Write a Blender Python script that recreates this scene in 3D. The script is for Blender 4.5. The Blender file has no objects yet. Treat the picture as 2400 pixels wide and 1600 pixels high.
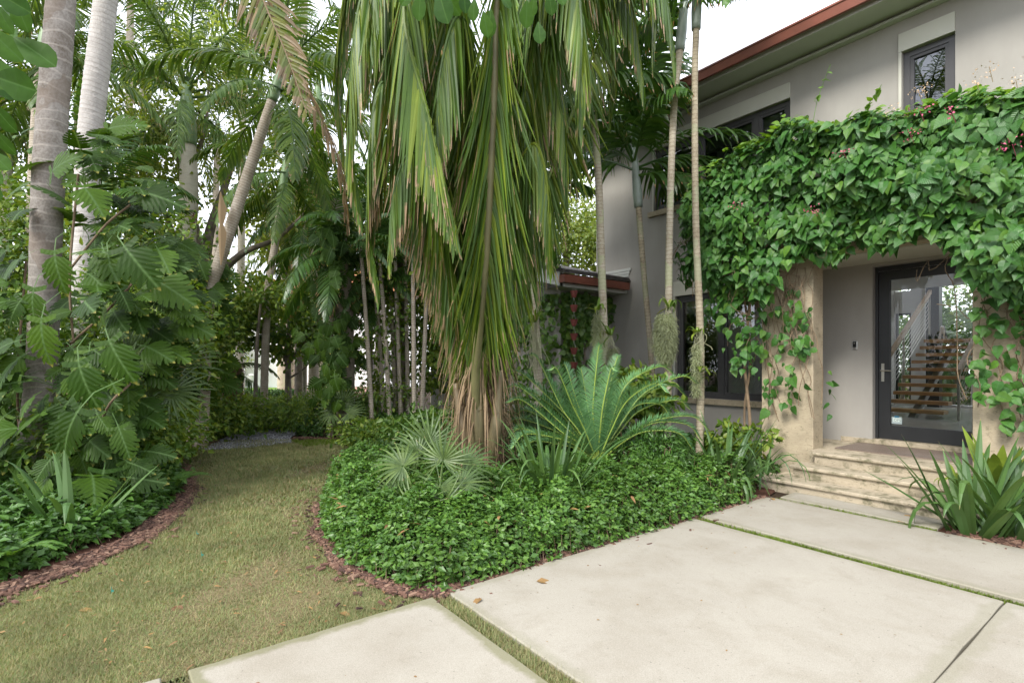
import bpy, math, random
import numpy as np
from mathutils import Vector, Matrix
from mathutils.geometry import tessellate_polygon

random.seed(7)
rng = np.random.default_rng(7)
scene = bpy.context.scene
COL = scene.collection
rad = math.radians

# ---------------------------------------------------------------- camera
CAM_H = 1.61
cam_d = bpy.data.cameras.new('camera')
cam = bpy.data.objects.new('camera', cam_d)
COL.objects.link(cam)
cam_d.sensor_width = 36.0
cam_d.lens = 18.675
cam_d.shift_y = 50 / 2400
cam_d.clip_start = 0.05
cam_d.clip_end = 600
cam.location = (0, 0, CAM_H)
cam.rotation_euler = (rad(90), 0, rad(52.94))
scene.camera = cam

# ---------------------------------------------------------------- sky and sun
SUN_EL, SUN_AZ = rad(44), rad(162)
world = bpy.data.worlds.new('World')
scene.world = world
world.use_nodes = True
wn = world.node_tree
wn.nodes.clear()
wo = wn.nodes.new('ShaderNodeOutputWorld')
bg = wn.nodes.new('ShaderNodeBackground')
bg.inputs['Strength'].default_value = 0.1
sky = wn.nodes.new('ShaderNodeTexSky')
sky.sky_type = 'NISHITA'
sky.sun_disc = False
sky.sun_elevation = SUN_EL
sky.sun_rotation = SUN_AZ
tc = wn.nodes.new('ShaderNodeTexCoord')
no = wn.nodes.new('ShaderNodeTexNoise')
no.inputs['Scale'].default_value = 1.6
no.inputs['Detail'].default_value = 5
mr = wn.nodes.new('ShaderNodeMapRange')
mr.inputs['From Min'].default_value = 0.3
mr.inputs['From Max'].default_value = 0.7
mr.inputs['To Min'].default_value = 0.72
mr.inputs['To Max'].default_value = 0.97
mx = wn.nodes.new('ShaderNodeMix')
mx.data_type = 'RGBA'
mx.inputs['B'].default_value = (8.3, 8.5, 9.3, 1)
wn.links.new(tc.outputs['Generated'], no.inputs['Vector'])
wn.links.new(no.outputs['Fac'], mr.inputs['Value'])
wn.links.new(mr.outputs['Result'], mx.inputs['Factor'])
wn.links.new(sky.outputs['Color'], mx.inputs['A'])
wn.links.new(mx.outputs['Result'], bg.inputs['Color'])
wn.links.new(bg.outputs['Background'], wo.inputs['Surface'])

sun_d = bpy.data.lights.new('sun', 'SUN')
sun_d.energy = 1.5
sun_d.angle = rad(18)
sun_d.color = (1.0, 0.96, 0.9)
sun = bpy.data.objects.new('sun', sun_d)
COL.objects.link(sun)
# direction to the sun: Nishita azimuth is measured clockwise from +Y
sd = Vector((math.sin(SUN_AZ) * math.cos(SUN_EL), math.cos(SUN_AZ) * math.cos(SUN_EL), math.sin(SUN_EL)))
sun.rotation_euler = sd.to_track_quat('Z', 'Y').to_euler()

scene.view_settings.view_transform = 'Standard'
scene.view_settings.look = 'None'
scene.view_settings.gamma = 1
scene.view_settings.use_curve_mapping = False
scene.view_settings.exposure = 1.65
scene.cycles.max_bounces = 10
scene.cycles.diffuse_bounces = 9
scene.cycles.glossy_bounces = 3
scene.cycles.transmission_bounces = 4
scene.cycles.transparent_max_bounces = 8
scene.cycles.caustics_reflective = False
scene.cycles.caustics_refractive = False
scene.cycles.use_denoising = True

# ---------------------------------------------------------------- survey: bearings measured in the photograph
FPX, CX, HY = 1220.0, 1176.0, 833.0
FWD = Vector((-0.798, 0.6026, 0)); RGT = Vector((0.6026, 0.798, 0))
def D(x, y, Z):
    """Point on the bearing (x, y) at distance Z metres ahead of the viewpoint."""
    return FWD * Z + RGT * ((x - CX) / FPX * Z) + Vector((0, 0, CAM_H + (HY - y) / FPX * Z))
def G(x, y, z=0.0):
    """Ground point at height z on the bearing (x, y)."""
    return D(x, y, FPX * (CAM_H - z) / (y - HY))
def depth(P):
    return P[..., 0] * -0.798 + P[..., 1] * 0.6026

# ---------------------------------------------------------------- mesh collector
class MB:
    def __init__(s):
        s.V = []; s.L = []; s.S = []; s.T = []; s.n = 0
    def add(s, v, loops, sizes, tint=None):
        v = np.asarray(v, float).reshape(-1, 3)
        s.V.append(v); s.L.append(np.asarray(loops, np.int64).ravel() + s.n)
        s.S.append(np.asarray(sizes, np.int64).ravel())
        t = np.empty((len(v), 4)); t[:] = (0.5, 0, 0.5, 0) if tint is None else tint
        s.T.append(t); s.n += len(v)
    def faces(s, v, fs, tint=None):
        s.add(v, [i for f in fs for i in f], [len(f) for f in fs], tint)
    def inst(s, tpl, M, P, R=None, dry=None):
        tv, tl, ts, tt = tpl
        n = len(P); k = len(tv)
        v = np.einsum('nij,kj->nki', M, tv) + P[:, None, :]
        l = (tl[None, :] + (np.arange(n) * k)[:, None])
        t = np.repeat(tt[None], n, 0).copy()
        t[:, :, 0] = (rng.random(n) if R is None else R)[:, None]
        if dry is not None: t[:, :, 3] = dry[:, None]
        s.add(v.reshape(-1, 3), l.ravel(), np.tile(ts, n), t.reshape(-1, 4))
    def box(s, x0, x1, y0, y1, z0, z1):
        v = [(x, y, z) for z in (z0, z1) for y in (y0, y1) for x in (x0, x1)]
        s.faces(v, [(0, 2, 3, 1), (4, 5, 7, 6), (0, 1, 5, 4), (2, 6, 7, 3), (0, 4, 6, 2), (1, 3, 7, 5)])
        return s
    def poly(s, pts, z):
        tri = tessellate_polygon([[Vector((p[0], p[1], 0)) for p in pts]])
        area = sum(pts[i][0] * pts[(i + 1) % len(pts)][1] - pts[(i + 1) % len(pts)][0] * pts[i][1] for i in range(len(pts)))
        s.faces([(p[0], p[1], z) for p in pts], [tuple(t) for t in tri])
        return s
    def prism(s, pts, z0, z1):
        n = len(pts)
        v = [(p[0], p[1], z0) for p in pts] + [(p[0], p[1], z1) for p in pts]
        s.faces(v, [tuple(range(n))[::-1], tuple(range(n, 2 * n))] + [(i, (i + 1) % n, n + (i + 1) % n, n + i) for i in range(n)])
        return s
    def tube(s, path, r, sides=8, R=0.5, cap=True, dry=0.0):
        P = np.asarray([tuple(p) for p in path], float); m = len(P)
        r = np.broadcast_to(np.asarray(r, float), (m,))
        T = np.gradient(P, axis=0); T /= np.linalg.norm(T, axis=1)[:, None] + 1e-9
        ref = np.array([0, 0, 1.0]) if abs(T[:, 2]).mean() < 0.8 else np.array([1.0, 0, 0])
        A = np.cross(T, ref); A /= np.linalg.norm(A, axis=1)[:, None] + 1e-9
        B = np.cross(T, A)
        a = np.linspace(0, 2 * math.pi, sides, endpoint=False)
        v = P[:, None] + r[:, None, None] * (np.cos(a)[None, :, None] * A[:, None] + np.sin(a)[None, :, None] * B[:, None])
        i = np.arange(m - 1)[:, None] * sides; j = np.arange(sides)[None]; j2 = (j + 1) % sides
        q = np.stack([i + j, i + j2, i + sides + j2, i + sides + j], -1).reshape(-1)
        L = np.concatenate([[0], np.cumsum(np.linalg.norm(np.diff(P, axis=0), axis=1))])
        t = np.empty((m * sides, 4)); t[:, 0] = R; t[:, 1] = np.repeat(L * 0.1, sides); t[:, 2] = 0.5; t[:, 3] = dry
        sz = [4] * ((m - 1) * sides); q = list(q)
        if cap:
            q += list(range(sides))[::-1] + list(range((m - 1) * sides, m * sides)); sz += [sides, sides]
        s.add(v.reshape(-1, 3), q, sz, t)
        return s
    def lathe(s, prof, c, sides=16):
        s.tube([(c[0], c[1], c[2] + z) for r, z in prof], [max(r, 1e-4) for r, z in prof], sides)
        return s
    def build(s, name, mat, parent=None, smooth=False, local=False, **kw):
        V = np.concatenate(s.V); L = np.concatenate(s.L); S = np.concatenate(s.S); T = np.concatenate(s.T)
        if parent is not None and not local: V = V - np.array(base_of(parent))
        me = bpy.data.meshes.new(name)
        me.vertices.add(len(V)); me.vertices.foreach_set('co', V.astype(np.float32).ravel())
        me.loops.add(len(L)); me.loops.foreach_set('vertex_index', L.astype(np.int32))
        me.polygons.add(len(S))
        st = np.concatenate([[0], np.cumsum(S)[:-1]])
        me.polygons.foreach_set('loop_start', st.astype(np.int32))
        me.polygons.foreach_set('loop_total', S.astype(np.int32))
        me.update(calc_edges=True)
        ca = me.attributes.new('tint', 'FLOAT_COLOR', 'POINT')
        ca.data.foreach_set('color', T.astype(np.float32).ravel())
        me.polygons.foreach_set('use_smooth', np.full(len(S), bool(smooth)))
        me.validate()
        me.materials.append(mat)
        return obj(name, me, parent, **kw)

BASE = {}
def base_of(o):
    p = Vector((0, 0, 0))
    while o is not None:
        p = p + o.location; o = o.parent
    return p
def tag(o, label=None, cat=None, group=None, kind=None):
    if label: o['label'] = label
    if cat: o['category'] = cat
    if group: o['group'] = group
    if kind: o['kind'] = kind
    return o
def obj(name, me, parent=None, **kw):
    o = bpy.data.objects.new(name, me); COL.objects.link(o)
    if parent is not None: o.parent = parent
    return tag(o, **kw)
def thing(name, label, cat, loc=(0, 0, 0), group=None):
    o = bpy.data.objects.new(name, None); COL.objects.link(o)
    o.empty_display_size = 0.1
    o.location = loc
    return tag(o, label, cat, group)
def box(name, mat, parent, *b, bevel=0.0, **kw):
    o = MB().box(*b).build(name, mat, parent, **kw)
    if bevel:
        m = o.modifiers.new('bevel', 'BEVEL'); m.width = bevel; m.segments = 2
    return o

# ---------------------------------------------------------------- materials
def newmat(name):
    m = bpy.data.materials.new(name); m.use_nodes = True
    nt = m.node_tree; b = nt.nodes['Principled BSDF']
    return m, nt, b
def N(nt, t, **inp):
    n = nt.nodes.new(t)
    for k, v in inp.items():
        k = k.replace('_', ' ')
        if k in n.inputs: n.inputs[k].default_value = v
        else: setattr(n, k.replace(' ', '_'), v)
    return n
def ramp(nt, fac, stops, interp='LINEAR'):
    r = nt.nodes.new('ShaderNodeValToRGB'); cr = r.color_ramp; cr.interpolation = interp
    while len(cr.elements) < len(stops): cr.elements.new(0.5)
    for e, (p, c) in zip(cr.elements, stops): e.position = p; e.color = (*c, 1)
    nt.links.new(fac, r.inputs['Fac']); return r.outputs['Color']
def mixc(nt, f, a, b, mode='MIX'):
    m = nt.nodes.new('ShaderNodeMix'); m.data_type = 'RGBA'; m.blend_type = mode
    for k, v in (('Factor', f), ('A', a), ('B', b)):
        if isinstance(v, (int, float)): m.inputs[k].default_value = v
        elif isinstance(v, tuple): m.inputs[k].default_value = (*v, 1)
        else: nt.links.new(v, m.inputs[k])
    return m.outputs['Result']
def math_(nt, op, a, b=0.0, c=None):
    m = nt.nodes.new('ShaderNodeMath'); m.operation = op
    for i, v in enumerate((a, b) if c is None else (a, b, c)):
        if isinstance(v, (int, float)): m.inputs[i].default_value = v
        else: nt.links.new(v, m.inputs[i])
    return m.outputs[0]
def noise(nt, scale, detail=4, rough=0.55, coord='Object', stretch=None, dist=0.0):
    tcn = nt.nodes.new('ShaderNodeTexCoord'); src = tcn.outputs[coord]
    if coord == 'World':
        pass
    if stretch:
        mp = nt.nodes.new('ShaderNodeMapping'); mp.inputs['Scale'].default_value = stretch
        nt.links.new(src, mp.inputs['Vector']); src = mp.outputs['Vector']
    n = nt.nodes.new('ShaderNodeTexNoise'); n.inputs['Scale'].default_value = scale
    n.inputs['Detail'].default_value = detail; n.inputs['Roughness'].default_value = rough
    n.inputs['Distortion'].default_value = dist
    nt.links.new(src, n.inputs['Vector']); return n.outputs['Fac']
def bump(nt, b, h, strength=0.3, dist=0.01):
    n = nt.nodes.new('ShaderNodeBump'); n.inputs['Strength'].default_value = strength
    n.inputs['Distance'].default_value = dist
    nt.links.new(h, n.inputs['Height']); nt.links.new(n.outputs['Normal'], b.inputs['Normal'])
def simple(name, col, rough=0.6, metal=0.0, var=0.15, scale=4.0, bmp=0.0, bscale=60.0, spec=0.5):
    m, nt, b = newmat(name)
    f = noise(nt, scale)
    lo = tuple(c * (1 - var) for c in col); hi = tuple(min(1, c * (1 + var)) for c in col)
    nt.links.new(ramp(nt, f, [(0.3, lo), (0.7, hi)]), b.inputs['Base Color'])
    b.inputs['Roughness'].default_value = rough; b.inputs['Metallic'].default_value = metal
    b.inputs['Specular IOR Level'].default_value = spec
    if bmp: bump(nt, b, noise(nt, bscale, 3), bmp, 0.004)
    return m
def leafmat(name, stops, dry=(0.36, 0.2, 0.09), rough=0.42, trans=0.28, rib=None, spec=0.45, edge=None, veins=0.0):
    m, nt, b = newmat(name)
    at = nt.nodes.new('ShaderNodeAttribute'); at.attribute_name = 'tint'
    sp = nt.nodes.new('ShaderNodeSeparateColor'); nt.links.new(at.outputs['Color'], sp.inputs['Color'])
    oi = nt.nodes.new('ShaderNodeObjectInfo')
    r = math_(nt, 'FRACT', math_(nt, 'ADD', sp.outputs['Red'], oi.outputs['Random']))
    stops = [(s[0] * 1.45, s[1] * 1.25, s[2] * 0.85) for s in stops]; n = len(stops)
    c = ramp(nt, r, [(i / max(1, n - 1), s) for i, s in enumerate(stops)])
    nz = noise(nt, 2.2, 3)
    c = mixc(nt, 1.0, c, ramp(nt, nz, [(0.3, (0.78, 0.78, 0.78)), (0.7, (1.18, 1.18, 1.18))]), 'MULTIPLY')
    x = math_(nt, 'ABSOLUTE', math_(nt, 'SUBTRACT', sp.outputs['Blue'], 0.5))
    if rib:
        f = math_(nt, 'SUBTRACT', 1.0, math_(nt, 'SMOOTH_MIN', math_(nt, 'MULTIPLY', x, 22.0), 1.0, 0.3))
        f = math_(nt, 'MAXIMUM', f, 0.0)
        c = mixc(nt, f, c, rib)
    if edge:
        f = math_(nt, 'MULTIPLY', math_(nt, 'GREATER_THAN', nz, 0.6), math_(nt, 'GREATER_THAN', x, 0.3))
        c = mixc(nt, math_(nt, 'MULTIPLY', f, 0.7), c, edge)
    # dry tips: everything beyond 1 - dryness along the leaf
    n2 = noise(nt, 14.0, 2)
    lim = math_(nt, 'SUBTRACT', 1.03, at.outputs['Alpha'])
    g = math_(nt, 'ADD', sp.outputs['Green'], math_(nt, 'MULTIPLY', math_(nt, 'SUBTRACT', n2, 0.5), 0.25))
    f = math_(nt, 'MULTIPLY', math_(nt, 'SUBTRACT', g, lim), 14.0)
    f = math_(nt, 'MINIMUM', math_(nt, 'MAXIMUM', f, 0.0), 1.0)
    dc = ramp(nt, r, [(0, tuple(v * 0.65 for v in dry)), (1, tuple(v * 1.3 for v in dry))])
    c = mixc(nt, f, c, dc)
    nt.links.new(c, b.inputs['Base Color'])
    b.inputs['Roughness'].default_value = rough
    b.inputs['Specular IOR Level'].default_value = spec
    if veins:
        ph = math_(nt, 'SUBTRACT', math_(nt, 'MULTIPLY', sp.outputs['Green'], 7.0), math_(nt, 'MULTIPLY', x, 7.0))
        w = math_(nt, 'ABSOLUTE', math_(nt, 'SUBTRACT', math_(nt, 'FRACT', ph), 0.5))
        bump(nt, b, w, veins, 0.02)
    tr = nt.nodes.new('ShaderNodeBsdfTranslucent')
    nt.links.new(mixc(nt, 1.0, c, (1.7, 1.6, 0.6), 'MULTIPLY'), tr.inputs['Color'])
    ms = nt.nodes.new('ShaderNodeMixShader'); ms.inputs[0].default_value = trans
    nt.links.new(b.outputs[0], ms.inputs[1]); nt.links.new(tr.outputs[0], ms.inputs[2])
    nt.links.new(ms.outputs[0], nt.nodes['Material Output'].inputs['Surface'])
    return m
def barkmat(name, lo, hi, ring=(0.5, 0.45, 0.4), per=0.1, stain=None, amt=0.5, blot=None):
    """Ringed palm bark; 'tint' green runs along the trunk at 0.1 per metre."""
    m, nt, b = newmat(name)
    at = nt.nodes.new('ShaderNodeAttribute'); at.attribute_name = 'tint'
    sp = nt.nodes.new('ShaderNodeSeparateColor'); nt.links.new(at.outputs['Color'], sp.inputs['Color'])
    n1 = noise(nt, 5.0, 6, 0.65); n2 = noise(nt, 45.0, 3, 0.6); n3 = noise(nt, 1.2, 3)
    c = ramp(nt, n1, [(0.3, lo), (0.68, hi)])
    c = mixc(nt, 0.35, c, ramp(nt, n2, [(0.35, lo), (0.65, hi)]))
    along = math_(nt, 'ADD', math_(nt, 'MULTIPLY', sp.outputs['Green'], 10.0 / per), math_(nt, 'MULTIPLY', n3, 2.4))
    w = math_(nt, 'ABSOLUTE', math_(nt, 'SUBTRACT', math_(nt, 'FRACT', along), 0.5))
    f = math_(nt, 'MULTIPLY', math_(nt, 'GREATER_THAN', w, 0.43), amt)
    c = mixc(nt, f, c, ring)
    if blot:
        f = math_(nt, 'MULTIPLY', math_(nt, 'GREATER_THAN', n3, 0.55), 0.55)
        c = mixc(nt, f, c, blot)
    nt.links.new(c, b.inputs['Base Color'])
    b.inputs['Roughness'].default_value = 0.85
    b.inputs['Specular IOR Level'].default_value = 0.2
    h = math_(nt, 'ADD', math_(nt, 'MULTIPLY', math_(nt, 'GREATER_THAN', w, 0.43), 0.8), n2)
    bump(nt, b, h, 0.5, 0.012)
    return m

# setting
def groundmat(name, stops, scale=3.0, fine=40.0, finestops=None, rough=0.95, bmp=0.5):
    m, nt, b = newmat(name)
    c = ramp(nt, noise(nt, scale, 6, 0.6), stops)
    if finestops: c = mixc(nt, 0.5, c, ramp(nt, noise(nt, fine, 4, 0.7), finestops))
    nt.links.new(c, b.inputs['Base Color']); b.inputs['Roughness'].default_value = rough
    b.inputs['Specular IOR Level'].default_value = 0.15
    bump(nt, b, noise(nt, fine, 3), bmp, 0.02)
    return m
M_SOIL = groundmat('soil', [(0.3, (0.03, 0.022, 0.014)), (0.7, (0.07, 0.045, 0.028))], 3, 30)
M_MULCHBED = groundmat('mulch_bed', [(0.3, (0.05, 0.025, 0.016)), (0.7, (0.12, 0.055, 0.035))], 9, 60, [(0.3, (0.03, 0.016, 0.012)), (0.7, (0.16, 0.075, 0.05))], bmp=1.0)
M_LAWN = groundmat('lawn_thatch', [(0.3, (0.15, 0.12, 0.06)), (0.55, (0.2, 0.155, 0.085)), (0.75, (0.24, 0.19, 0.11))], 1.1, 55, [(0.3, (0.08, 0.085, 0.035)), (0.5, (0.15, 0.125, 0.06)), (0.7, (0.24, 0.2, 0.12))], bmp=1.0)
M_GRAVEL = groundmat('gravel', [(0.3, (0.16, 0.16, 0.17)), (0.7, (0.28, 0.28, 0.28))], 4, 90, [(0.35, (0.07, 0.07, 0.08)), (0.65, (0.42, 0.42, 0.43))], bmp=1.0)
def slabmat():
    m, nt, b = newmat('keystone_slab')
    c = ramp(nt, noise(nt, 0.9, 6, 0.62), [(0.32, (0.265, 0.232, 0.18)), (0.5, (0.32, 0.29, 0.235)), (0.68, (0.355, 0.325, 0.265))])
    st = noise(nt, 2.3, 5, 0.7, dist=0.3)
    c = mixc(nt, ramp(nt, st, [(0.47, (0, 0, 0)), (0.66, (0.5, 0.5, 0.5))]), c, (0.215, 0.18, 0.125))
    s2 = noise(nt, 7.5, 6, 0.75, dist=0.6)
    c = mixc(nt, ramp(nt, s2, [(0.55, (0, 0, 0)), (0.72, (0.35, 0.35, 0.35))]), c, (0.17, 0.145, 0.105))
    f = noise(nt, 160, 3, 0.7)
    c = mixc(nt, 0.4, c, ramp(nt, f, [(0.3, (0.2, 0.185, 0.155)), (0.5, (0.33, 0.31, 0.26)), (0.72, (0.48, 0.455, 0.4))]))
    p = noise(nt, 38, 2, 0.5)
    c = mixc(nt, ramp(nt, p, [(0.7, (0, 0, 0)), (0.74, (0.5, 0.5, 0.5))]), c, (0.12, 0.1, 0.08))
    # moss creeping in from the slab edges: distance to the edge is kept in tint.blue
    at = nt.nodes.new('ShaderNodeAttribute'); at.attribute_name = 'tint'
    sp = nt.nodes.new('ShaderNodeSeparateColor'); nt.links.new(at.outputs['Color'], sp.inputs['Color'])
    e = math_(nt, 'SUBTRACT', math_(nt, 'MULTIPLY', noise(nt, 5, 5, 0.75), 0.17), sp.outputs['Blue'])
    e = math_(nt, 'MINIMUM', math_(nt, 'MAXIMUM', math_(nt, 'MULTIPLY', e, 14.0), 0.0), 0.6)
    e = math_(nt, 'MULTIPLY', e, at.outputs['Alpha'])
    c = mixc(nt, e, c, (0.13, 0.13, 0.045))
    nt.links.new(c, b.inputs['Base Color']); b.inputs['Roughness'].default_value = 0.8
    b.inputs['Specular IOR Level'].default_value = 0.25
    bump(nt, b, math_(nt, 'SUBTRACT', f, math_(nt, 'MULTIPLY', p, 0.5)), 0.25, 0.004)
    return m
M_SLAB = slabmat()
def travmat(name, base, grime):
    m, nt, b = newmat(name)
    c = ramp(nt, noise(nt, 1.6, 6, 0.6, stretch=(1, 1, 2.2)), [(0.3, tuple(v * 0.72 for v in base)), (0.52, base), (0.72, tuple(min(1, v * 1.22) for v in base))])
    c = mixc(nt, 0.3, c, ramp(nt, noise(nt, 34, 4, 0.65, stretch=(1, 1, 3)), [(0.3, (0.24, 0.19, 0.12)), (0.7, (0.5, 0.43, 0.31))]))
    p = noise(nt, 26, 5, 0.7, stretch=(0.6, 0.6, 1.6))
    c = mixc(nt, ramp(nt, p, [(0.58, (0, 0, 0)), (0.66, (0.8, 0.8, 0.8))]), c, (0.13, 0.11, 0.07))
    g = noise(nt, 4.5, 6, 0.75)
    c = mixc(nt, ramp(nt, g, [(grime, (0, 0, 0)), (grime + 0.12, (0.8, 0.8, 0.8))]), c, (0.11, 0.105, 0.055))
    nt.links.new(c, b.inputs['Base Color']); b.inputs['Roughness'].default_value = 0.75
    b.inputs['Specular IOR Level'].default_value = 0.3
    bump(nt, b, p, -0.35, 0.006)
    return m
M_TRAV = travmat('travertine', (0.4, 0.335, 0.23), 0.58)
M_STEP = travmat('weathered_travertine', (0.42, 0.36, 0.265), 0.5)
def stuccomat():
    m, nt, b = newmat('grey_stucco')
    c = ramp(nt, noise(nt, 0.7, 5, 0.6), [(0.3, (0.315, 0.297, 0.262)), (0.7, (0.375, 0.355, 0.318))])
    c = mixc(nt, 0.2, c, ramp(nt, noise(nt, 2.0, 5, 0.65, stretch=(1.6, 1.6, 0.4)), [(0.35, (0.26, 0.247, 0.225)), (0.65, (0.39, 0.376, 0.345))]))
    nt.links.new(c, b.inputs['Base Color']); b.inputs['Roughness'].default_value = 0.85
    b.inputs['Specular IOR Level'].default_value = 0.2
    bump(nt, b, noise(nt, 130, 3), 0.25, 0.004)
    return m
M_STUCCO = stuccomat()
M_CREAM = simple('cream_plaster', (0.5, 0.49, 0.42), 0.8, var=0.06, scale=2, bmp=0.15, bscale=110)
M_WHITEP = simple('pale_grey_paint', (0.5, 0.51, 0.47), 0.6, var=0.05, scale=2)
M_COPPER = simple('red_copper_paint', (0.19, 0.062, 0.038), 0.5, var=0.3, scale=1.6, bmp=0.1)
M_REDCUP = simple('red_cup_paint', (0.2, 0.05, 0.04), 0.5, var=0.3, scale=20)
M_SLATE = simple('dark_shingle', (0.075, 0.068, 0.06), 0.9, var=0.5, scale=9, bmp=0.6, bscale=30)
M_BRONZE = simple('bronze_window_frame', (0.055, 0.053, 0.053), 0.45, var=0.12, scale=3)
M_DOOR = simple('dark_door_frame', (0.016, 0.017, 0.018), 0.42, var=0.2, scale=3)
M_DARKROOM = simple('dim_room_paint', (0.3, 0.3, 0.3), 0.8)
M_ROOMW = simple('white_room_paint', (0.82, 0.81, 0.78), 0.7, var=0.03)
M_WOOD = None
def woodmat(name, lo, hi, st=(1, 14, 14)):
    m, nt, b = newmat(name)
    c = ramp(nt, noise(nt, 2.0, 5, 0.6, stretch=st, dist=0.4), [(0.3, lo), (0.7, hi)])
    nt.links.new(c, b.inputs['Base Color']); b.inputs['Roughness'].default_value = 0.45
    return m
M_WOOD = woodmat('oak_tread', (0.4, 0.22, 0.09), (0.6, 0.36, 0.16))
M_RAILW = woodmat('oak_rail', (0.3, 0.2, 0.12), (0.42, 0.3, 0.19))
M_MAT = woodmat('weathered_duckboard', (0.12, 0.09, 0.07), (0.22, 0.17, 0.135), (1, 20, 20))
M_STEEL = simple('brushed_steel', (0.55, 0.53, 0.48), 0.3, metal=1.0, var=0.08)
M_BLACK = simple('black_enamel', (0.012, 0.013, 0.014), 0.35)
M_FLOORIN = simple('polished_stone_floor', (0.4, 0.39, 0.36), 0.25, var=0.08)
M_BLIND = simple('roller_blind', (0.6, 0.6, 0.57), 0.8, var=0.04)
M_ORANGE = simple('orange_tag', (0.5, 0.16, 0.04), 0.5)
def glassmat(name, tint, refl=1.5):
    m, nt, b = newmat(name)
    nt.nodes.remove(b)
    tr = N(nt, 'ShaderNodeBsdfTransparent'); tr.inputs['Color'].default_value = (*tint, 1)
    gl = N(nt, 'ShaderNodeBsdfGlossy'); gl.inputs['Roughness'].default_value = 0.005
    gl.inputs['Color'].default_value = (0.95, 0.97, 1, 1)
    fr = N(nt, 'ShaderNodeFresnel'); fr.inputs['IOR'].default_value = refl
    bp = N(nt, 'ShaderNodeBump'); bp.inputs['Strength'].default_value = 0.02
    nt.links.new(noise(nt, 2.2, 1), bp.inputs['Height']); nt.links.new(bp.outputs[0], gl.inputs['Normal'])
    ms = N(nt, 'ShaderNodeMixShader'); nt.links.new(fr.outputs[0], ms.inputs[0])
    nt.links.new(tr.outputs[0], ms.inputs[1]); nt.links.new(gl.outputs[0], ms.inputs[2])
    nt.links.new(ms.outputs[0], nt.nodes['Material Output'].inputs['Surface'])
    return m
M_GLASS = glassmat('window_glass', (0.42, 0.45, 0.44), 2.1)
M_DGLASS = glassmat('door_glass', (0.92, 0.94, 0.92), 1.42)
# ================================================================ THE SETTING: ground, paving, beds
def smooth_closed(pts, k=4):
    P = [Vector((p[0], p[1], 0)) for p in pts]; n = len(P); out = []
    for i in range(n):
        a, b, c, d = P[i - 1], P[i], P[(i + 1) % n], P[(i + 2) % n]
        for j in range(k):
            t = j / k
            out.append(0.5 * ((2 * b) + (c - a) * t + (2 * a - 5 * b + 4 * c - d) * t * t + (3 * b - a - 3 * c + d) * t ** 3))
    return [(p.x, p.y) for p in out]
def inside(P, poly):
    x, y = P[:, 0], P[:, 1]; r = np.zeros(len(P), bool); n = len(poly)
    for i in range(n):
        x0, y0 = poly[i]; x1, y1 = poly[(i + 1) % n]
        if y0 == y1: continue
        r ^= ((y0 > y) != (y1 > y)) & (x < (x1 - x0) * (y - y0) / (y1 - y0) + x0)
    return r
def edge_dist(P, poly):
    d = np.full(len(P), 1e9); n = len(poly)
    for i in range(n):
        a = np.array(poly[i]); b = np.array(poly[(i + 1) % n]); ab = b - a
        t = np.clip(((P[:, :2] - a) @ ab) / (ab @ ab + 1e-12), 0, 1)
        d = np.minimum(d, np.linalg.norm(P[:, :2] - (a + t[:, None] * ab), axis=1))
    return d

g2 = lambda x, y: tuple(G(x, y))[:2]
circle = [(90 * math.cos(a) - 10, 90 * math.sin(a) + 10) for a in np.linspace(0, 2 * math.pi, 64, endpoint=False)]
MB().poly(circle, -0.012).build('ground', M_SOIL, kind='structure')

# outline of the lawn where it meets the beds
LEFT_EDGE = [g2(*p) for p in [(-420, 1480), (0, 1372), (180, 1310), (330, 1245), (405, 1190), (452, 1130), (440, 1095), (405, 1048), (450, 1030), (500, 1014)]]
RIGHT_EDGE = [g2(*p) for p in [(860, 1014), (845, 1055), (775, 1100), (738, 1160), (728, 1225), (780, 1300), (900, 1360), (1028, 1372)]]
BACK_R = [g2(*p) for p in [(860, 1014), (800, 1008), (720, 1012), (668, 1010)]]
lawn_poly = [(-6.5, -6), (-3.2, -6), (-3.2, 1.857)] + RIGHT_EDGE[::-1] + BACK_R[1:] + [g2(560, 1012)] + LEFT_EDGE[::-1] 
MB().poly(lawn_poly, 0.0).build('lawn', M_LAWN, kind='structure')
path_poly = [g2(*p) for p in [(430, 1034), (500, 1012), (560, 992), (620, 978), (690, 970), (760, 966), (760, 974), (700, 984), (668, 1004), (668, 1016), (560, 1030)]]
MB().poly(path_poly, 0.004).build('gravel_path', M_GRAVEL, kind='structure')

CB = [g2(*p) for p in [(860, 1014), (845, 1055), (775, 1100), (740, 1160), (735, 1225), (790, 1298), (905, 1352), (1028, 1366)]]
central_bed = CB + [(-3.215, 2.2), (-3.215, 6.2), (-3.3, 6.6), (-3.7, 7.2), (-3.98, 8.78), (-8.03, 8.78), (-8.03, 7.3), (-11.5, 7.3), (-11.0, 4.6)]
MB().poly(central_bed, 0.008).build('planting_bed', M_MULCHBED, kind='structure')
lb = LEFT_EDGE + [g2(600, 985), g2(520, 950), (-22, 9), (-24, -6), (-6.5, -6)]
MB().poly(lb, 0.004).build('planting_bed', M_MULCHBED, kind='structure')
MB().poly([(-1.6, 6.22), (0.8, 6.22), (0.8, 7.56), (-1.2, 7.56), (-1.2, 6.66), (-1.6, 6.6)], 0.008).build('planting_bed', M_MULCHBED, kind='structure')

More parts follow.
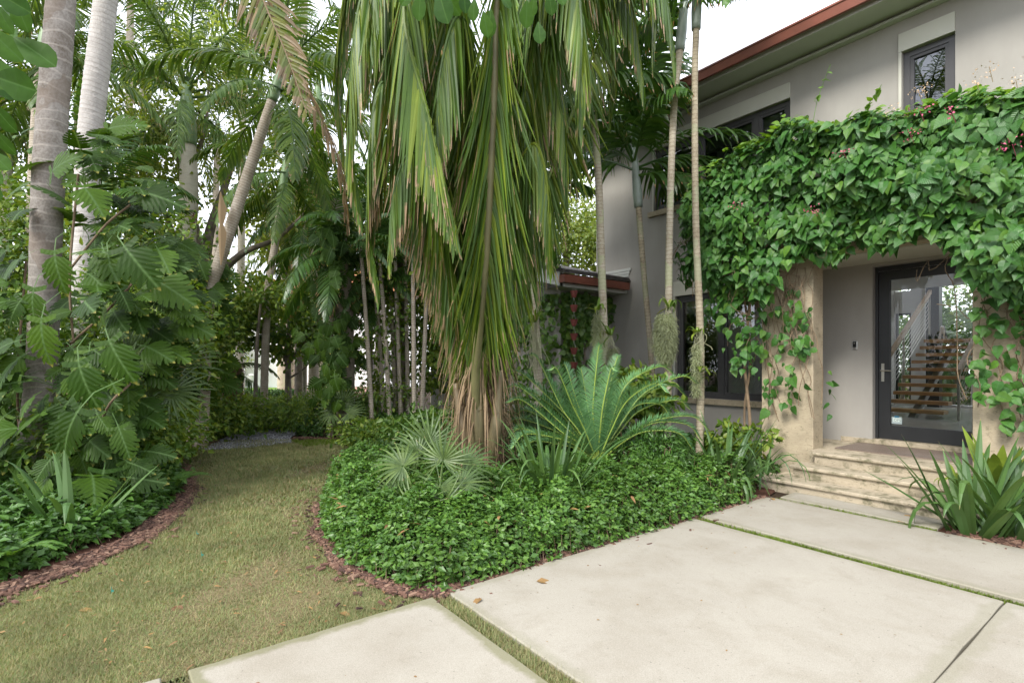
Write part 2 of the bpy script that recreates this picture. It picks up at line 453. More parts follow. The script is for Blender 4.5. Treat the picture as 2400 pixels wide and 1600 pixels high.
# paving: every slab a piece of the driveway
drive = tag(MB().poly([(-3.15, -6), (6, -6), (6, 6.6), (-3.15, 6.6)], -0.004).build('driveway_bed', M_SOIL), kind='structure')
def slab(x0, x1, y0, y1, label=None, name='slab', th=0.06, moss=.35):
    mb = MB(); b = 0.007
    nx, ny = 14, 14
    gx = np.concatenate([[x0 + b], np.linspace(x0 + 0.12, x1 - 0.12, nx), [x1 - b]])
    gy = np.concatenate([[y0 + b], np.linspace(y0 + 0.12, y1 - 0.12, ny), [y1 - b]])
    X, Y = np.meshgrid(gx, gy, indexing='ij')
    Z = np.full(X.shape, 0.03)
    jit = lambda n: rng.normal(0, 0.0022, n)
    X[0, :] += jit(len(gy)); X[-1, :] += jit(len(gy)); Y[:, 0] += jit(len(gx)); Y[:, -1] += jit(len(gx))
    v = np.stack([X, Y, Z], -1).reshape(-1, 3)
    a, c = len(gx), len(gy)
    i, j = np.meshgrid(np.arange(a - 1), np.arange(c - 1), indexing='ij')
    q = np.stack([i * c + j, (i + 1) * c + j, (i + 1) * c + j + 1, i * c + j + 1], -1).reshape(-1, 4)
    e = np.minimum(np.minimum(X - x0, x1 - X), np.minimum(Y - y0, y1 - Y)).ravel()
    t = np.zeros((len(v), 4)); t[:, 0] = random.random(); t[:, 2] = np.clip(e, 0, 1); t[:, 3] = moss
    mb.add(v, q.ravel(), [4] * len(q), t)
    per = [(k, 0) for k in range(a)] + [(a - 1, k) for k in range(1, c)] + [(k, c - 1) for k in range(a - 2, -1, -1)] + [(0, k) for k in range(c - 2, 0, -1)]
    top = np.array([v[p[0] * c + p[1]] for p in per])
    cen = np.array([(x0 + x1) / 2, (y0 + y1) / 2, 0])
    outd = np.sign(top - cen) * np.array([[1, 1, 0]]); m1 = top.copy(); m1[:, 2] -= b
    m1[:, 0] += np.where((abs(top[:, 0] - x0) < 0.03) | (abs(top[:, 0] - x1) < 0.03), outd[:, 0] * b, 0)
    m1[:, 1] += np.where((abs(top[:, 1] - y0) < 0.03) | (abs(top[:, 1] - y1) < 0.03), outd[:, 1] * b, 0)
    m2 = m1.copy(); m2[:, 2] = -th
    n = len(per); vv = np.concatenate([top, m1, m2]); k = np.arange(n); k2 = (k + 1) % n
    qq = np.concatenate([np.stack([k, n + k, n + k2, k2], -1), np.stack([n + k, 2 * n + k, 2 * n + k2, n + k2], -1)])
    tt = np.zeros((3 * n, 4)); tt[:, 2] = 0.03; tt[:, 3] = moss
    mb.add(vv, qq.ravel(), [4] * len(qq), tt)
    mb.build(name, M_SLAB, drive, label=label)
slab(-3.2, -0.846, 1.857, 4.735, 'large pale slab in the middle of the driveway')
slab(-0.838, 1.6, 1.857, 4.735)
slab(-3.19, -0.846, 0.32, 1.733, 'slab with moss along its edge beside the lawn', moss=1)
slab(-0.838, 1.6, 0.32, 1.733)
slab(-3.2, -0.74, 4.855, 6.2, 'slab below the entrance steps')
slab(-0.732, 1.6, 4.855, 6.2)
slab(-3.1, -1.6, 6.31, 6.72, 'narrow slab at the foot of the steps')
slab(-3.2, -0.846, -1.3, 0.2); slab(-0.838, 1.6, -1.3, 0.2)

# ================================================================ THE HOUSE
YF = 8.78
house = thing('house', 'two-storey grey stucco house with red copper gutter and dark framed windows', 'house', (-3, YF, 0))
XL, XR, ZT = -8.45, 3.2, 6.46
WT = 0.22
wins = [(-6.30, -3.76, 4.66, 5.89), (-2.58, -2.02, 4.5, 5.92), (-5.92, -4.1, 0.95, 2.88)]   # x0 x1 z0 z1
def xat(px, Y=YF):
    t = (px - CX) / FPX; Z = Y / (0.798 * t + 0.6026); return -Z * (0.798 - 0.6026 * t)
w1 = (xat(1503), xat(1815), 4.66, 5.89); w2 = (xat(2072), xat(2194), 4.5, 5.92); w3 = (xat(1552), xat(1765), 0.955, 2.90)
wins = [w1, w2, w3]
door = (-2.985, -1.77, 0.515, 2.93)
# wall in strips around the openings
def wallstrip(x0, x1, z0, z1, y0=YF, y1=YF + WT, mat=None, name='wall'):
    box(name, mat or M_STUCCO, house, x0, x1, y0, y1, z0, z1)
mbw = MB()
def openwall(mb, x0, x1, z0, z1, opens, y0, y1):
    xs = sorted({x0, x1, *[o[0] for o in opens], *[o[1] for o in opens]})
    for a, b in zip(xs, xs[1:]):
        col = sorted([o for o in opens if o[0] <= a + 1e-6 and o[1] >= b - 1e-6], key=lambda o: o[2])
        z = z0
        for o in col:
            if o[2] > z: mb.faces([(a, y0, z), (b, y0, z), (b, y0, o[2]), (a, y0, o[2])], [(0, 1, 2, 3)]); mb.faces([(a, y1, z), (b, y1, z), (b, y1, o[2]), (a, y1, o[2])], [(3, 2, 1, 0)])
            z = o[3]
        if z < z1: mb.faces([(a, y0, z), (b, y0, z), (b, y0, z1), (a, y0, z1)], [(0, 1, 2, 3)]); mb.faces([(a, y1, z), (b, y1, z), (b, y1, z1), (a, y1, z1)], [(3, 2, 1, 0)])
    for o in opens:
        a, b, c, d = o[:4]
        mb.faces([(a, y0, c), (a, y1, c), (a, y1, d), (a, y0, d)], [(0, 1, 2, 3)])
        mb.faces([(b, y0, c), (b, y1, c), (b, y1, d), (b, y0, d)], [(3, 2, 1, 0)])
        mb.faces([(a, y0, d), (b, y0, d), (b, y1, d), (a, y1, d)], [(3, 2, 1, 0)])
        mb.faces([(a, y0, c), (b, y0, c), (b, y1, c), (a, y1, c)], [(0, 1, 2, 3)])
dop = (door[0], door[1], 0.445, 3.0)
openwall(mbw, XL, XR, -0.3, ZT, wins + [dop], YF, YF + WT)
mbw.build('wall', M_STUCCO, house)
box('wall', M_STUCCO, house, XL, XL + WT, YF + WT, 17.6, -0.3, ZT)
box('wall', M_STUCCO, house, XR - WT, XR, YF + WT, 17.6, -0.3, ZT)
bw = MB(); openwall(bw, XL, XR, -0.3, ZT, [(-5.43, -5.06, 0.5, 2.99), (-5.43, -5.06, 3.6, 6.0), (-4.74, -1.6, 0.5, 6.0)], 17.6, 17.82)  # upper left opening is added, out of view, to let daylight into the hall
bw.build('wall', M_ROOMW, house, label='rear wall of the stair hall with two tall openings')
# soffit, frieze, crown strips, gutter, roof
box('soffit', M_WHITEP, house, XL - 0.5, XR, YF - 0.58, YF, ZT - 0.015, ZT + 0.03)
for k in range(3): box('crown_strip', M_WHITEP, house, XL, XR, YF - 0.12 + k * 0.04, YF - 0.003, ZT - 0.10 + k * 0.03, ZT - 0.07 + k * 0.03 - 0.003)
box('fascia', M_WHITEP, house, XL - 0.5, XR, YF - 0.62, YF - 0.583, ZT - 0.06, ZT + 0.14)
gm = MB()
y = YF - 0.622
prof = [(y, ZT + 0.06), (y - 0.08, ZT - 0.03), (y - 0.13, ZT - 0.03), (y - 0.15, ZT + 0.10), (y - 0.165, ZT + 0.105), (y - 0.16, ZT + 0.135), (y, ZT + 0.13)]
x0, x1 = XL - 0.55, XR
n = len(prof)
gm.faces([(x0, p[0], p[1]) for p in prof] + [(x1, p[0], p[1]) for p in prof], [tuple(range(n)), tuple(range(n, 2 * n))[::-1]] + [(i, n + i, n + (i + 1) % n, (i + 1) % n) for i in range(n)])
gm.build('gutter', M_COPPER, house, label='red copper gutter along the upper eaves')
rm = MB(); zt = ZT + 0.15
rm.faces([(XL - 0.6, YF - 0.7, zt), (XR, YF - 0.7, zt), (XR, 13.2, zt + 1.3), (XL + 3, 13.2, zt + 1.3), (XL - 0.6, 18.2, zt), (XR, 18.2, zt)],
         [(0, 1, 2, 3), (4, 0, 3)])
rs = lambda y: zt + 1.3 * (18.2 - y) / 5.0  # rear slope in pieces, leaving a hole added for light in the hall
for pl in ([(XL - 0.6, 18.2), (-5.2, 18.2), (-5.2, 13.2), (XL + 3, 13.2)], [(-1.7, 18.2), (XR, 18.2), (XR, 13.2), (-1.7, 13.2)], [(-5.2, 13.6), (-1.7, 13.6), (-1.7, 13.2), (-5.2, 13.2)], [(-5.2, 18.2), (-1.7, 18.2), (-1.7, 17.2), (-5.2, 17.2)]):
    rm.faces([(a, b, rs(b)) for a, b in pl], [(0, 1, 2, 3)])
rm.faces([(XL - 0.6, YF - 0.7, zt - 0.03), (XR, YF - 0.7, zt - 0.03), (XR, 13.0, zt - 0.03), (XL - 0.6, 13.0, zt - 0.03)], [(0, 1, 2, 3)])
rm.build('roof', M_SLATE, house)
# windows
def window(o, lintel, sill, divs, label, blind=True, side=0.0):
    x0, x1, z0, z1 = o; yf = YF + 0.05
    w = MB(); fr = 0.075
    w.box(x0 + .002, x1 - .002, yf, yf + 0.09, z0 + .002, z0 + fr); w.box(x0 + .002, x1 - .002, yf, yf + 0.09, z1 - fr, z1 - .002)
    w.box(x0 + .002, x0 + fr, yf + .001, yf + 0.089, z0 + fr, z1 - fr); w.box(x1 - fr, x1 - .002, yf + .001, yf + 0.089, z0 + fr, z1 - fr)
    win = w.build('window', M_BRONZE, house, label=label)
    xs = [x0 + fr] + [x0 + (x1 - x0) * d for d in divs] + [x1 - fr]
    for d in divs:
        xx = x0 + (x1 - x0) * d
        box('mullion', M_BRONZE, win, xx - 0.045, xx + 0.045, yf - 0.004, yf + 0.07, z0 + fr, z1 - fr)
    for a, b in zip(xs, xs[1:]):
        a2 = a + (0.045 if a != xs[0] else 0); b2 = b - (0.045 if b != xs[-1] else 0)
        # sash: a slimmer inner frame in each light
        s = MB(); t = 0.045; ys = yf + 0.012
        s.box(a2, b2, ys, ys + .05, z0 + fr, z0 + fr + t); s.box(a2, b2, ys, ys + .05, z1 - fr - t, z1 - fr)
        s.box(a2, a2 + t, ys + .001, ys + .049, z0 + fr + t, z1 - fr - t); s.box(b2 - t, b2, ys + .001, ys + .049, z0 + fr + t, z1 - fr - t)
        s.build('sash', M_BRONZE, win)
        q = MB(); q.faces([(a2 + t - .01, ys + .03, z0 + fr + t - .01), (b2 - t + .01, ys + .03, z0 + fr + t - .01), (b2 - t + .01, ys + .03, z1 - fr - t + .01), (a2 + t - .01, ys + .03, z1 - fr - t + .01)], [(0, 1, 2, 3)])
        q.build('pane', M_GLASS, win)
        if blind:
            box('blind', M_BLIND, win, a2 + .01, b2 - .01, ys + .12, ys + .16, z1 - fr - t - 0.2, z1 - fr - .01)
            box('blind_bar', M_BLIND, win, a2 + .02, b2 - .02, ys + .125, ys + .15, z1 - fr - t - 0.235, z1 - fr - t - 0.205)
    if lintel:
        box('lintel', M_CREAM, house, x0 - 0.035, x1 + 0.002, YF - 0.03, YF - 0.002, z1 + 0.002, z1 + lintel)
        box('jamb', M_CREAM, house, x0 - 0.035, x0 - 0.002, YF - 0.028, YF - 0.002, z0, z1 - .001)
    if sill: box('sill', M_TRAV, house, x0 - 0.12, x1 + 0.12, YF - 0.07, YF - 0.002, z0 - 0.105, z0 - 0.003, bevel=0.006)
    return win
wa = window(w1, 0.25, True, [0.37, 0.78], 'wide upper window behind the palm trunks')
wb = window(w2, 0.255, False, [], 'narrow upper window above the flowering vine')
wc = window(w3, 0.28, True, [0.52], 'ground-floor window behind the cycad')
for k in (0.3, 0.75):
    xx = w2[0] + (w2[1] - w2[0]) * k
    box('blind_tag', M_ORANGE, wb, xx - .045, xx + .035, YF + 0.18, YF + 0.186, 5.575, 5.60)
# rooms behind the upper and side windows
r_ = MB()
r_.box(XL + .3, -3.2, YF + .9, 12.4, 4.0, 6.3); r_.box(-2.9, 1.5, YF + .9, 12.4, 4.0, 6.3); r_.box(XL + .3, -5.6, YF + 1.2, 12, 0.5, 3.3)
floor2 = MB().box(XL + .25, XR - .25, YF + WT + .005, 12.0, 2.99, 3.3)
floor2.build('ceiling', M_ROOMW, house)
box('ceiling', M_ROOMW, house, XL + .25, -5.3, 12.0, 17.59, 6.2, 6.3)
box('ceiling', M_ROOMW, house, -1.6, XR - .25, 12.0, 17.59, 6.2, 6.3)  # ceiling left open below the added roof glazing
_q = MB(); _q.faces([(-5.2, 13.6, rs(13.6) - .02), (-1.7, 13.6, rs(13.6) - .02), (-1.7, 17.2, rs(17.2) - .02), (-5.2, 17.2, rs(17.2) - .02)], [(0, 1, 2, 3)]); _q.build('added_skylight', M_DGLASS, house)  # unseen roof glazing, added to brighten the stair hall
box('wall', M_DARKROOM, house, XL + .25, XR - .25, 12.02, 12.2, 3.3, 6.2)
box('wall', M_ROOMW, house, -5.6, -5.45, YF + WT + .005, 17.59, 0.445, 6.19, label='side wall of the stair hall')
box('wall', M_ROOMW, house, -1.35, -1.2, YF + WT + .005, 17.59, 0.445, 2.985)
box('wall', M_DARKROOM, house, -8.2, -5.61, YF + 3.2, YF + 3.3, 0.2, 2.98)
box('floor', M_FLOORIN, house, XL + .25, XR - .25, YF + WT, 17.59, 0.3, 0.445)
box('column', M_BLACK, house, -4.62, -4.36, 17.3, 17.58, 0.446, 6.19, label='black steel column in the stair hall')
for a, b, c in ((-5.43, -5.06, 2.99), (-4.74, -1.6, 6.0)):
    m_ = MB(); m_.box(a, a + .05, 17.66, 17.74, .5, c); m_.box(b - .05, b, 17.66, 17.74, .5, c); m_.box(a + .05, b - .05, 17.66, 17.74, c - .05, c)
    wf = m_.build('window', M_BLACK, house, label='tall rear window of the stair hall')
    pass
    q = MB(); q.faces([(a + .045, 17.7, .5), (b - .045, 17.7, .5), (b - .045, 17.7, c - .045), (a + .045, 17.7, c - .045)], [(0, 1, 2, 3)]); q.build('pane', M_DGLASS, wf)
# entrance: proud travertine portal, landing, threshold, steps
box('portal_pier', M_TRAV, house, -3.98, -3.27, 7.56, 7.86, -0.05, 3.6, bevel=0.008, label='travertine pier left of the front door')
box('portal_pier', M_TRAV, house, -1.61, -0.75, 7.56, 7.86, -0.05, 3.6, bevel=0.008, label='travertine pier right of the front door')
box('portal_beam', M_TRAV, house, -5.05, 1.4, 7.561, 8.779, 3.6, 3.75)
box('portal_beam', M_TRAV, house, -3.268, -1.612, 7.575, 7.85, 3.05, 3.6)
box('landing', M_STEP, house, -3.98, -0.75, 7.861, YF - .002, 0.05, 0.444)
box('landing', M_STEP, house, -3.268, -1.612, 7.45, 7.8605, 0.05, 0.4438)
box('threshold', M_STEP, house, -3.4, -1.5, YF - .012, YF + .24, 0.446, 0.512, bevel=0.004)
box('porch_ceiling', M_CREAM, house, -5.0, 1.4, 7.87, YF - .003, 3.04, 3.08)
# the door
dr = MB(); x0, x1, z0, z1 = door; yd = YF + 0.14
dr.box(x0, x1, yd, yd + .055, z0, z0 + .20); dr.box(x0, x1, yd, yd + .055, z1 - .13, z1)
dr.box(x0, x0 + .17, yd, yd + .055, z0 + .2, z1 - .13); dr.box(x1 - .13, x1, yd, yd + .055, z0 + .2, z1 - .13)
dj = MB(); dj.box(x0 - .001, x0 + .035, yd - .04, yd - .002, z0, z1 + .06); dj.box(x1 - .035, x1 + .001, yd - .04, yd - .002, z0, z1 + .06); dj.box(x0 + .035, x1 - .035, yd - .04, yd - .002, z1 + .001, z1 + .06)
dj.build('door_frame', M_DOOR, house)
dor = dr.build('door', M_DOOR, house, label='tall dark framed glass front door')
q = MB(); q.faces([(x0 + .165, yd + .03, z0 + .195), (x1 - .125, yd + .03, z0 + .195), (x1 - .125, yd + .03, z1 - .125), (x0 + .165, yd + .03, z1 - .125)], [(0, 1, 2, 3)])
q.build('pane', M_DGLASS, dor)
h = MB(); hx = x0 + .085; hz = 1.50
h.box(hx - .018, hx + .018, yd - .012, yd - .001, hz - .16, hz + .10); h.tube([(hx, yd - .012, hz), (hx, yd - .055, hz)], .009, 8)
h.tube([(hx - .015, yd - .055, hz), (hx + .12, yd - .055, hz - .002)], .009, 8)
h.build('handle', M_STEEL, dor)
sx, sz = x0 + .185, z0 + .225
box('sticker', simple('sticker_clear', (0.3, 0.36, 0.36), 0.5), dor, sx, sx + .125, yd + .0255, yd + .0265, sz, sz + .10)
box('sticker', simple('sticker_pale', (0.55, 0.64, 0.6), 0.5), dor, sx + .015, sx + .11, yd + .023, yd + .025, sz + .03, sz + .085)
box('sticker', simple('sticker_blue', (0.03, 0.13, 0.2), 0.5), dor, sx + .035, sx + .09, yd + .023, yd + .025, sz + .088, sz + .115)
tcv = bpy.data.curves.new('lettering', 'FONT'); tcv.body = 'OPS'; tcv.size = 0.05; tcv.extrude = 0.0004
tcv.materials.append(simple('sticker_grey_ink', (0.16, 0.18, 0.15), 0.6))
_t = bpy.data.objects.new('lettering_curve', tcv); COL.objects.link(_t); bpy.context.view_layer.update()
_m = bpy.data.meshes.new_from_object(_t.evaluated_get(bpy.context.evaluated_depsgraph_get())); bpy.data.objects.remove(_t)
to = bpy.data.objects.new('lettering', _m); COL.objects.link(to); to.parent = dor; to['kind'] = 'stuff'
to.location = Vector((sx + .024, yd + .0215, sz + .038)) - house.location; to.rotation_euler = (rad(90), 0, 0)
# steps
steps = thing('front_steps', 'three weathered travertine steps leading up to the front door', 'steps', (-2.4, 7.0, 0))
for i, (yy, zt_, xa, xb) in enumerate([(6.66, 0.15, -3.62, -1.18), (6.98, 0.297, -3.32, -1.3), (7.31, 0.4445, -3.2, -1.45)]):
    yb = [6.979, 7.309, 7.449][i] + (0.10 if i < 2 else 0)
    if i == 2: box('nosing', M_STEP, steps, xa, xb, yy, 7.4495, zt_ - .04, zt_, bevel=0.012)
    else: box('nosing', M_STEP, steps, xa, xb, yy, [7.02, 7.35][i], zt_ - .042, zt_, bevel=0.012)
    box('riser', M_STEP, steps, xa + .04, xb - .04, yy + .035, 7.449, -0.05 + i * .15, zt_ - .0425)
# duckboard mat
mt = thing('doormat', 'large striped duckboard mat on the landing before the front door', 'doormat', (-2.4, 8.2, 0.4445))
sl = 26
for k in range(sl):
    ya = 7.86 + k * 0.031
    box('slat', M_MAT, mt, -3.12 , -1.62, ya, ya + .024, 0.4445, 0.4585)
# doorbell
db = thing('doorbell', 'small video doorbell with black face on the grey wall left of the door', 'doorbell', (xat(2003), YF, 1.0))
cx_ = xat(1964); cz = CAM_H + (833 - 793) / FPX * (YF / (0.798 * ((1964 - CX) / FPX) + 0.6026))
box('housing', simple('nickel', (0.6, 0.6, 0.58), 0.35, metal=0.6), db, cx_ - .036, cx_ + .036, YF - .022, YF - .002, cz - .065, cz + .065, bevel=.004)
box('face', M_BLACK, db, cx_ - .024, cx_ + .024, YF - .027, YF - .0225, cz - .03, cz + .055)
MB().tube([(cx_, YF - .031, cz + .03), (cx_, YF - .028, cz + .03)], .011, 12).build('lens', M_STEEL, db)
box('button', M_STEEL, db, cx_ - .02, cx_ + .02, YF - .026, YF - .0225, cz - .058, cz - .036)

# staircase seen through the door
st = thing('staircase', 'open-riser oak staircase with cable railing seen through the glass door', 'staircase', (-4, 15, 0.445))
for k in range(10):
    za = 0.62 + .175 * (k - 0) ; ya = 13.6 + .30 * k
    box('tread', M_WOOD, st, -4.42, -3.35, ya, ya + .31, za - .075, za, bevel=.004)
M_GREYST = simple('grey_stringer', (0.3, 0.31, 0.31), 0.5)
sm = MB()
for s_ in (-3.9,):
    sm.faces([(s_ - .06, 13.55, .446), (s_ + .06, 13.55, .446), (s_ + .06, 16.6, 2.1), (s_ - .06, 16.6, 2.1), (s_ - .06, 13.8, .446), (s_ + .06, 13.8, .446), (s_ + .06, 16.6, 1.95), (s_ - .06, 16.6, 1.95)], [(0, 1, 2, 3), (5, 4, 7, 6), (0, 3, 7, 4), (1, 5, 6, 2), (2, 6, 7, 3), (0, 4, 5, 1)])
sm.build('stringer', M_GREYST, st)
for xs_, ya, yb in ((-4.5, 13.2, 17.1), (-3.12, 13.6, 16.4)):
    z_a = .445 + .92 + (ya - 13.6) * .583; z_b = .445 + .92 + (yb - 13.6) * .583
    hm = MB(); w_ = .035
    hm.faces([(xs_ - w_, ya, z_a), (xs_ + w_, ya, z_a), (xs_ + w_, yb, z_b), (xs_ - w_, yb, z_b), (xs_ - w_, ya, z_a + .11), (xs_ + w_, ya, z_a + .11), (xs_ + w_, yb, z_b + .11), (xs_ - w_, yb, z_b + .11)], [(3, 2, 1, 0), (4, 5, 6, 7), (0, 1, 5, 4), (1, 2, 6, 5), (2, 3, 7, 6), (3, 0, 4, 7)])
    hm.build('handrail', M_RAILW, st)
    cm = MB()
    for j in range(7): cm.tube([(xs_, ya, z_a - .1 - .11 * j), (xs_, yb, z_b - .1 - .11 * j)], .004, 4)
    cm.build('cables', M_STEEL, st)
    for yy in (ya + .05, (ya + yb) / 2, yb - .05):
        box('newel', M_STEEL, st, xs_ - .02, xs_ + .02, yy - .02, yy + .02, .446 + max(0, (yy - 13.8) * .583), .445 + .92 + (yy - 13.6) * .583)
box('landing', M_WOOD, st, -4.42, -3.35, 16.6, 17.28, 2.12, 2.2)
# small black and white dog sitting at the top of the stairs
dg = thing('dog', 'small black and white dog sitting at the top of the stairs behind the glass', 'dog', (-4.13, 16.72, 2.2))
def skinned(name, pts, edges, radii, mat, parent, sub=1):
    me = bpy.data.meshes.new(name); me.from_pydata([tuple(p) for p in pts], edges, []); me.update()
    o = obj(name, me, parent); me.materials.append(mat)
    sk = o.modifiers.new('skin', 'SKIN')
    for v_, r in zip(me.skin_vertices[0].data, radii): v_.radius = (r, r)
    me.skin_vertices[0].data[0].use_root = True
    ss = o.modifiers.new('sub', 'SUBSURF'); ss.levels = sub; ss.render_levels = sub
    return o
def dogmat():
    m, nt, b = newmat('black_white_coat')
    tcn = N(nt, 'ShaderNodeTexCoord'); sx_ = N(nt, 'ShaderNodeSeparateXYZ'); nt.links.new(tcn.outputs['Object'], sx_.inputs[0])
    f = math_(nt, 'GREATER_THAN', math_(nt, 'ADD', math_(nt, 'MULTIPLY', sx_.outputs[1], -1.0), math_(nt, 'MULTIPLY', noise(nt, 9), 0.06)), 0.105)
    nt.links.new(mixc(nt, f, (0.02, 0.02, 0.022), (0.6, 0.58, 0.54)), b.inputs['Base Color']); b.inputs['Roughness'].default_value = 0.8
    return m
MDG = dogmat()
dp = [(0, .02, .08), (0, -.03, .16), (0, -.05, .24), (0, -.06, .29), (0, -.11, .30), (0, -.15, .285),      # rump, chest, neck, head, muzzle
      (-.035, -.07, .17), (-.04, -.09, .08), (-.04, -.10, .015), (-.04, -.125, .01), (.035, -.07, .17), (.04, -.09, .08), (.04, -.10, .015), (.04, -.125, .01),
      (-.06, .0, .07), (-.075, -.07, .05), (-.075, -.05, .015), (-.075, -.09, .01), (.06, .0, .07), (.075, -.07, .05), (.075, -.05, .015), (.075, -.09, .01),
      (0, .08, .04), (0, .13, .06), (-.03, -.05, .33), (-.045, -.05, .355), (.03, -.05, .33), (.045, -.05, .355)]
de = [(0, 1), (1, 2), (2, 3), (3, 4), (4, 5), (1, 6), (6, 7), (7, 8), (8, 9), (1, 10), (10, 11), (11, 12), (12, 13), (0, 14), (14, 15), (15, 16), (16, 17), (0, 18), (18, 19), (19, 20), (20, 21), (0, 22), (22, 23), (3, 24), (24, 25), (3, 26), (26, 27)]
dr_ = [.075, .07, .045, .052, .035, .02] + [.03, .02, .016, .016] * 2 + [.045, .035, .016, .015] * 2 + [.018, .008, .016, .006, .016, .006]
skinned('body', dp, de, dr_, MDG, dg)
MB().tube([(-4.13, 16.72 - .172, 2.487), (-4.13, 16.72 - .162, 2.487)], .01, 8).build('nose', M_BLACK, dg)

# ---------------------------------------------------------------- the low wing with its eave, gutter and rain chain
WX, WY0 = -8.03, 7.3
ww = MB()
ww.faces([(-13.5, WY0, -.3), (WX, WY0, -.3), (WX, WY0, 3.2), (-10.8, WY0, 4.05), (-13.5, WY0, 3.4)], [(0, 1, 2, 3, 4)])
ww.faces([(WX, WY0, -.3), (WX, YF - .002, -.3), (WX, YF - .002, 3.2), (WX, WY0, 3.2)], [(0, 1, 2, 3)])
ww.build('wing_wall', M_STUCCO, house)
wz = 3.12
rw = MB()   # roof rising to the left from the eave
e0, e1, ridge = (-7.42), (-8.45), (-10.8)
rz = lambda x: wz + 0.2 + (-7.45 - x) * 0.27
Yn, Yf = 6.88, YF - .003
tk = 0.055
for lay in range(3):
    o_ = lay * 0.03
    v = [(-7.45 - .02 * lay, Yn - .02 + o_, rz(-7.45) + o_), (ridge, Yn - .02 + o_, rz(ridge) + o_), (ridge, Yf, rz(ridge) + o_), (-7.45 - .02 * lay, Yf, rz(-7.45) + o_)]
    v += [(a, b, c + .024) for a, b, c in v]
    rw.faces(v, [(3, 2, 1, 0), (4, 5, 6, 7), (0, 1, 5, 4), (1, 2, 6, 5), (2, 3, 7, 6), (3, 0, 4, 7)])
rw.build('roof', M_SLATE, house, label='dark shingle roof of the low wing')
rk = MB(); hgt = .26
def rake(y, thk):
    v = [(-7.55, y, rz(-7.55) - .01 - hgt), (ridge, y, rz(ridge) - .01 - hgt), (ridge, y, rz(ridge) - .004), (-7.55, y, rz(-7.55) - .004)]
    v += [(a, b + thk, c) for a, b, c in v]
    rk.faces(v, [(0, 1, 2, 3)[::-1], (4, 5, 6, 7)[::-1], (0, 4, 5, 1), (1, 5, 6, 2), (2, 6, 7, 3), (3, 7, 4, 0)])
rake(Yn, .04); rk.build('rake_board', M_WHITEP, house)
box('fascia', M_WHITEP, house, -7.59, -7.55, Yn, Yf, rz(-7.55) - .27, rz(-7.55) - .012)
sfm = MB(); zz = rz(-7.55) - .262
sfm.faces([(-7.592, Yn + .042, zz), (-7.592, Yf, zz), (WX, Yf, zz), (WX, Yn + .042, zz)], [(0, 1, 2, 3)])
sfm.faces([(WX, Yn + .042, zz + .0), (ridge, Yn + .042, rz(ridge) - .27), (ridge, WY0, rz(ridge) - .27), (WX, WY0, zz)], [(0, 1, 2, 3)])
sfm.build('soffit', M_WHITEP, house)
g_ = MB(); gx0, gx1, gz0, gz1 = -7.548, -7.40, wz + .02, wz + .165
g_.box(gx0, gx1, Yn - .05, YF - .1, gz0, gz0 + .008); g_.box(gx1 - .008, gx1, Yn - .05, YF - .1, gz0 + .008, gz1); g_.box(gx0, gx1 - .008, Yn - .05, Yn - .042, gz0 + .008, gz1); g_.box(gx0, gx1 - .008, YF - .108, YF - .1, gz0 + .008, gz1)
g_.build('gutter', M_COPPER, house, label='dark red box gutter on the low wing')
fl = MB(); zf = rz(-7.45) + .12
for k in range(3): fl.box(-8.44, -7.5 + .03 * k, YF - .02 - .008 * k, YF - .003, zf + .06 * k, zf + .055 + .06 * k)
fl.build('flashing', M_WHITEP, house)
# rain chain
rcx, rcy = -7.48, 7.15
rc = thing('rain_chain', 'rain chain of small red cups hanging from the wing gutter', 'rain chain', (rcx, rcy, 3.14))
zc = 3.0; ck = 0
cupm = None
while zc > 0.35:
    c = MB(); c.tube([(rcx, rcy, zc - .13), (rcx, rcy, zc - .128), (rcx, rcy, zc)], [.001, .04, .08], 12, cap=False)
    c.tube([(rcx, rcy, zc), (rcx, rcy, zc - .12)], [.074, .036], 12, cap=False)
    c.build('cup', M_REDCUP, rc)
    l = MB()
    for s_ in (-1, 1): l.tube([(rcx + s_ * .05, rcy, zc), (rcx + s_ * .015, rcy, zc + .09), (rcx, rcy, zc + .12)], .003, 4)
    l.tube([(rcx, rcy, zc - .13), (rcx, rcy, zc - .16)], .003, 4)
    l.build('link', M_STEEL, rc)
    zc -= .275
# ================================================================ VEGETATION: generators
nrm = lambda a: a / (np.linalg.norm(a, axis=-1, keepdims=True) + 1e-9)
Zup = np.array([0, 0, 1.0])
def basis(d, n):
    d = nrm(d); x = nrm(np.cross(d, n)); z = np.cross(x, d)
    return np.stack([x, d, z], axis=-1)
def tpl(v, fs, along=None, across=None, dry=0.0):
    v = np.array(v, float); t = np.zeros((len(v), 4)); t[:, 0] = 0.5
    t[:, 1] = v[:, 1] if along is None else along
    w = abs(v[:, 0]).max() or 1
    t[:, 2] = 0.5 + 0.5 * v[:, 0] / w if across is None else across
    t[:, 3] = dry
    return v, np.array([i for f in fs for i in f]), np.array([len(f) for f in fs]), t
def leaf_tpl(w=0.3, fold=0.25, droop=0.25, shape=((0.0, 0.0), (0.3, 1.0), (0.65, 0.8), (1.0, 0.0)), wave=0.0):
    mids = []; L = []; R = []
    v = []; n = len(shape)
    for i, (y, s) in enumerate(shape):
        z = -droop * y * y
        v.append((0, y, z))
    for i, (y, s) in enumerate(shape):
        if s == 0: L.append(i); R.append(i); continue
        z = -droop * y * y + fold * w * s + wave * ((-1) ** i)
        L.append(len(v)); v.append((-w * s, y - 0.03, z)); R.append(len(v)); v.append((w * s, y - 0.03, z))
    fs = []
    for i in range(n - 1):
        for S_, flip in ((L, False), (R, True)):
            q = [i, i + 1, S_[i + 1], S_[i]]
            q = [a for k, a in enumerate(q) if a not in q[:k]]
            fs.append(tuple(q if flip else q[::-1]))
    return tpl(v, fs)
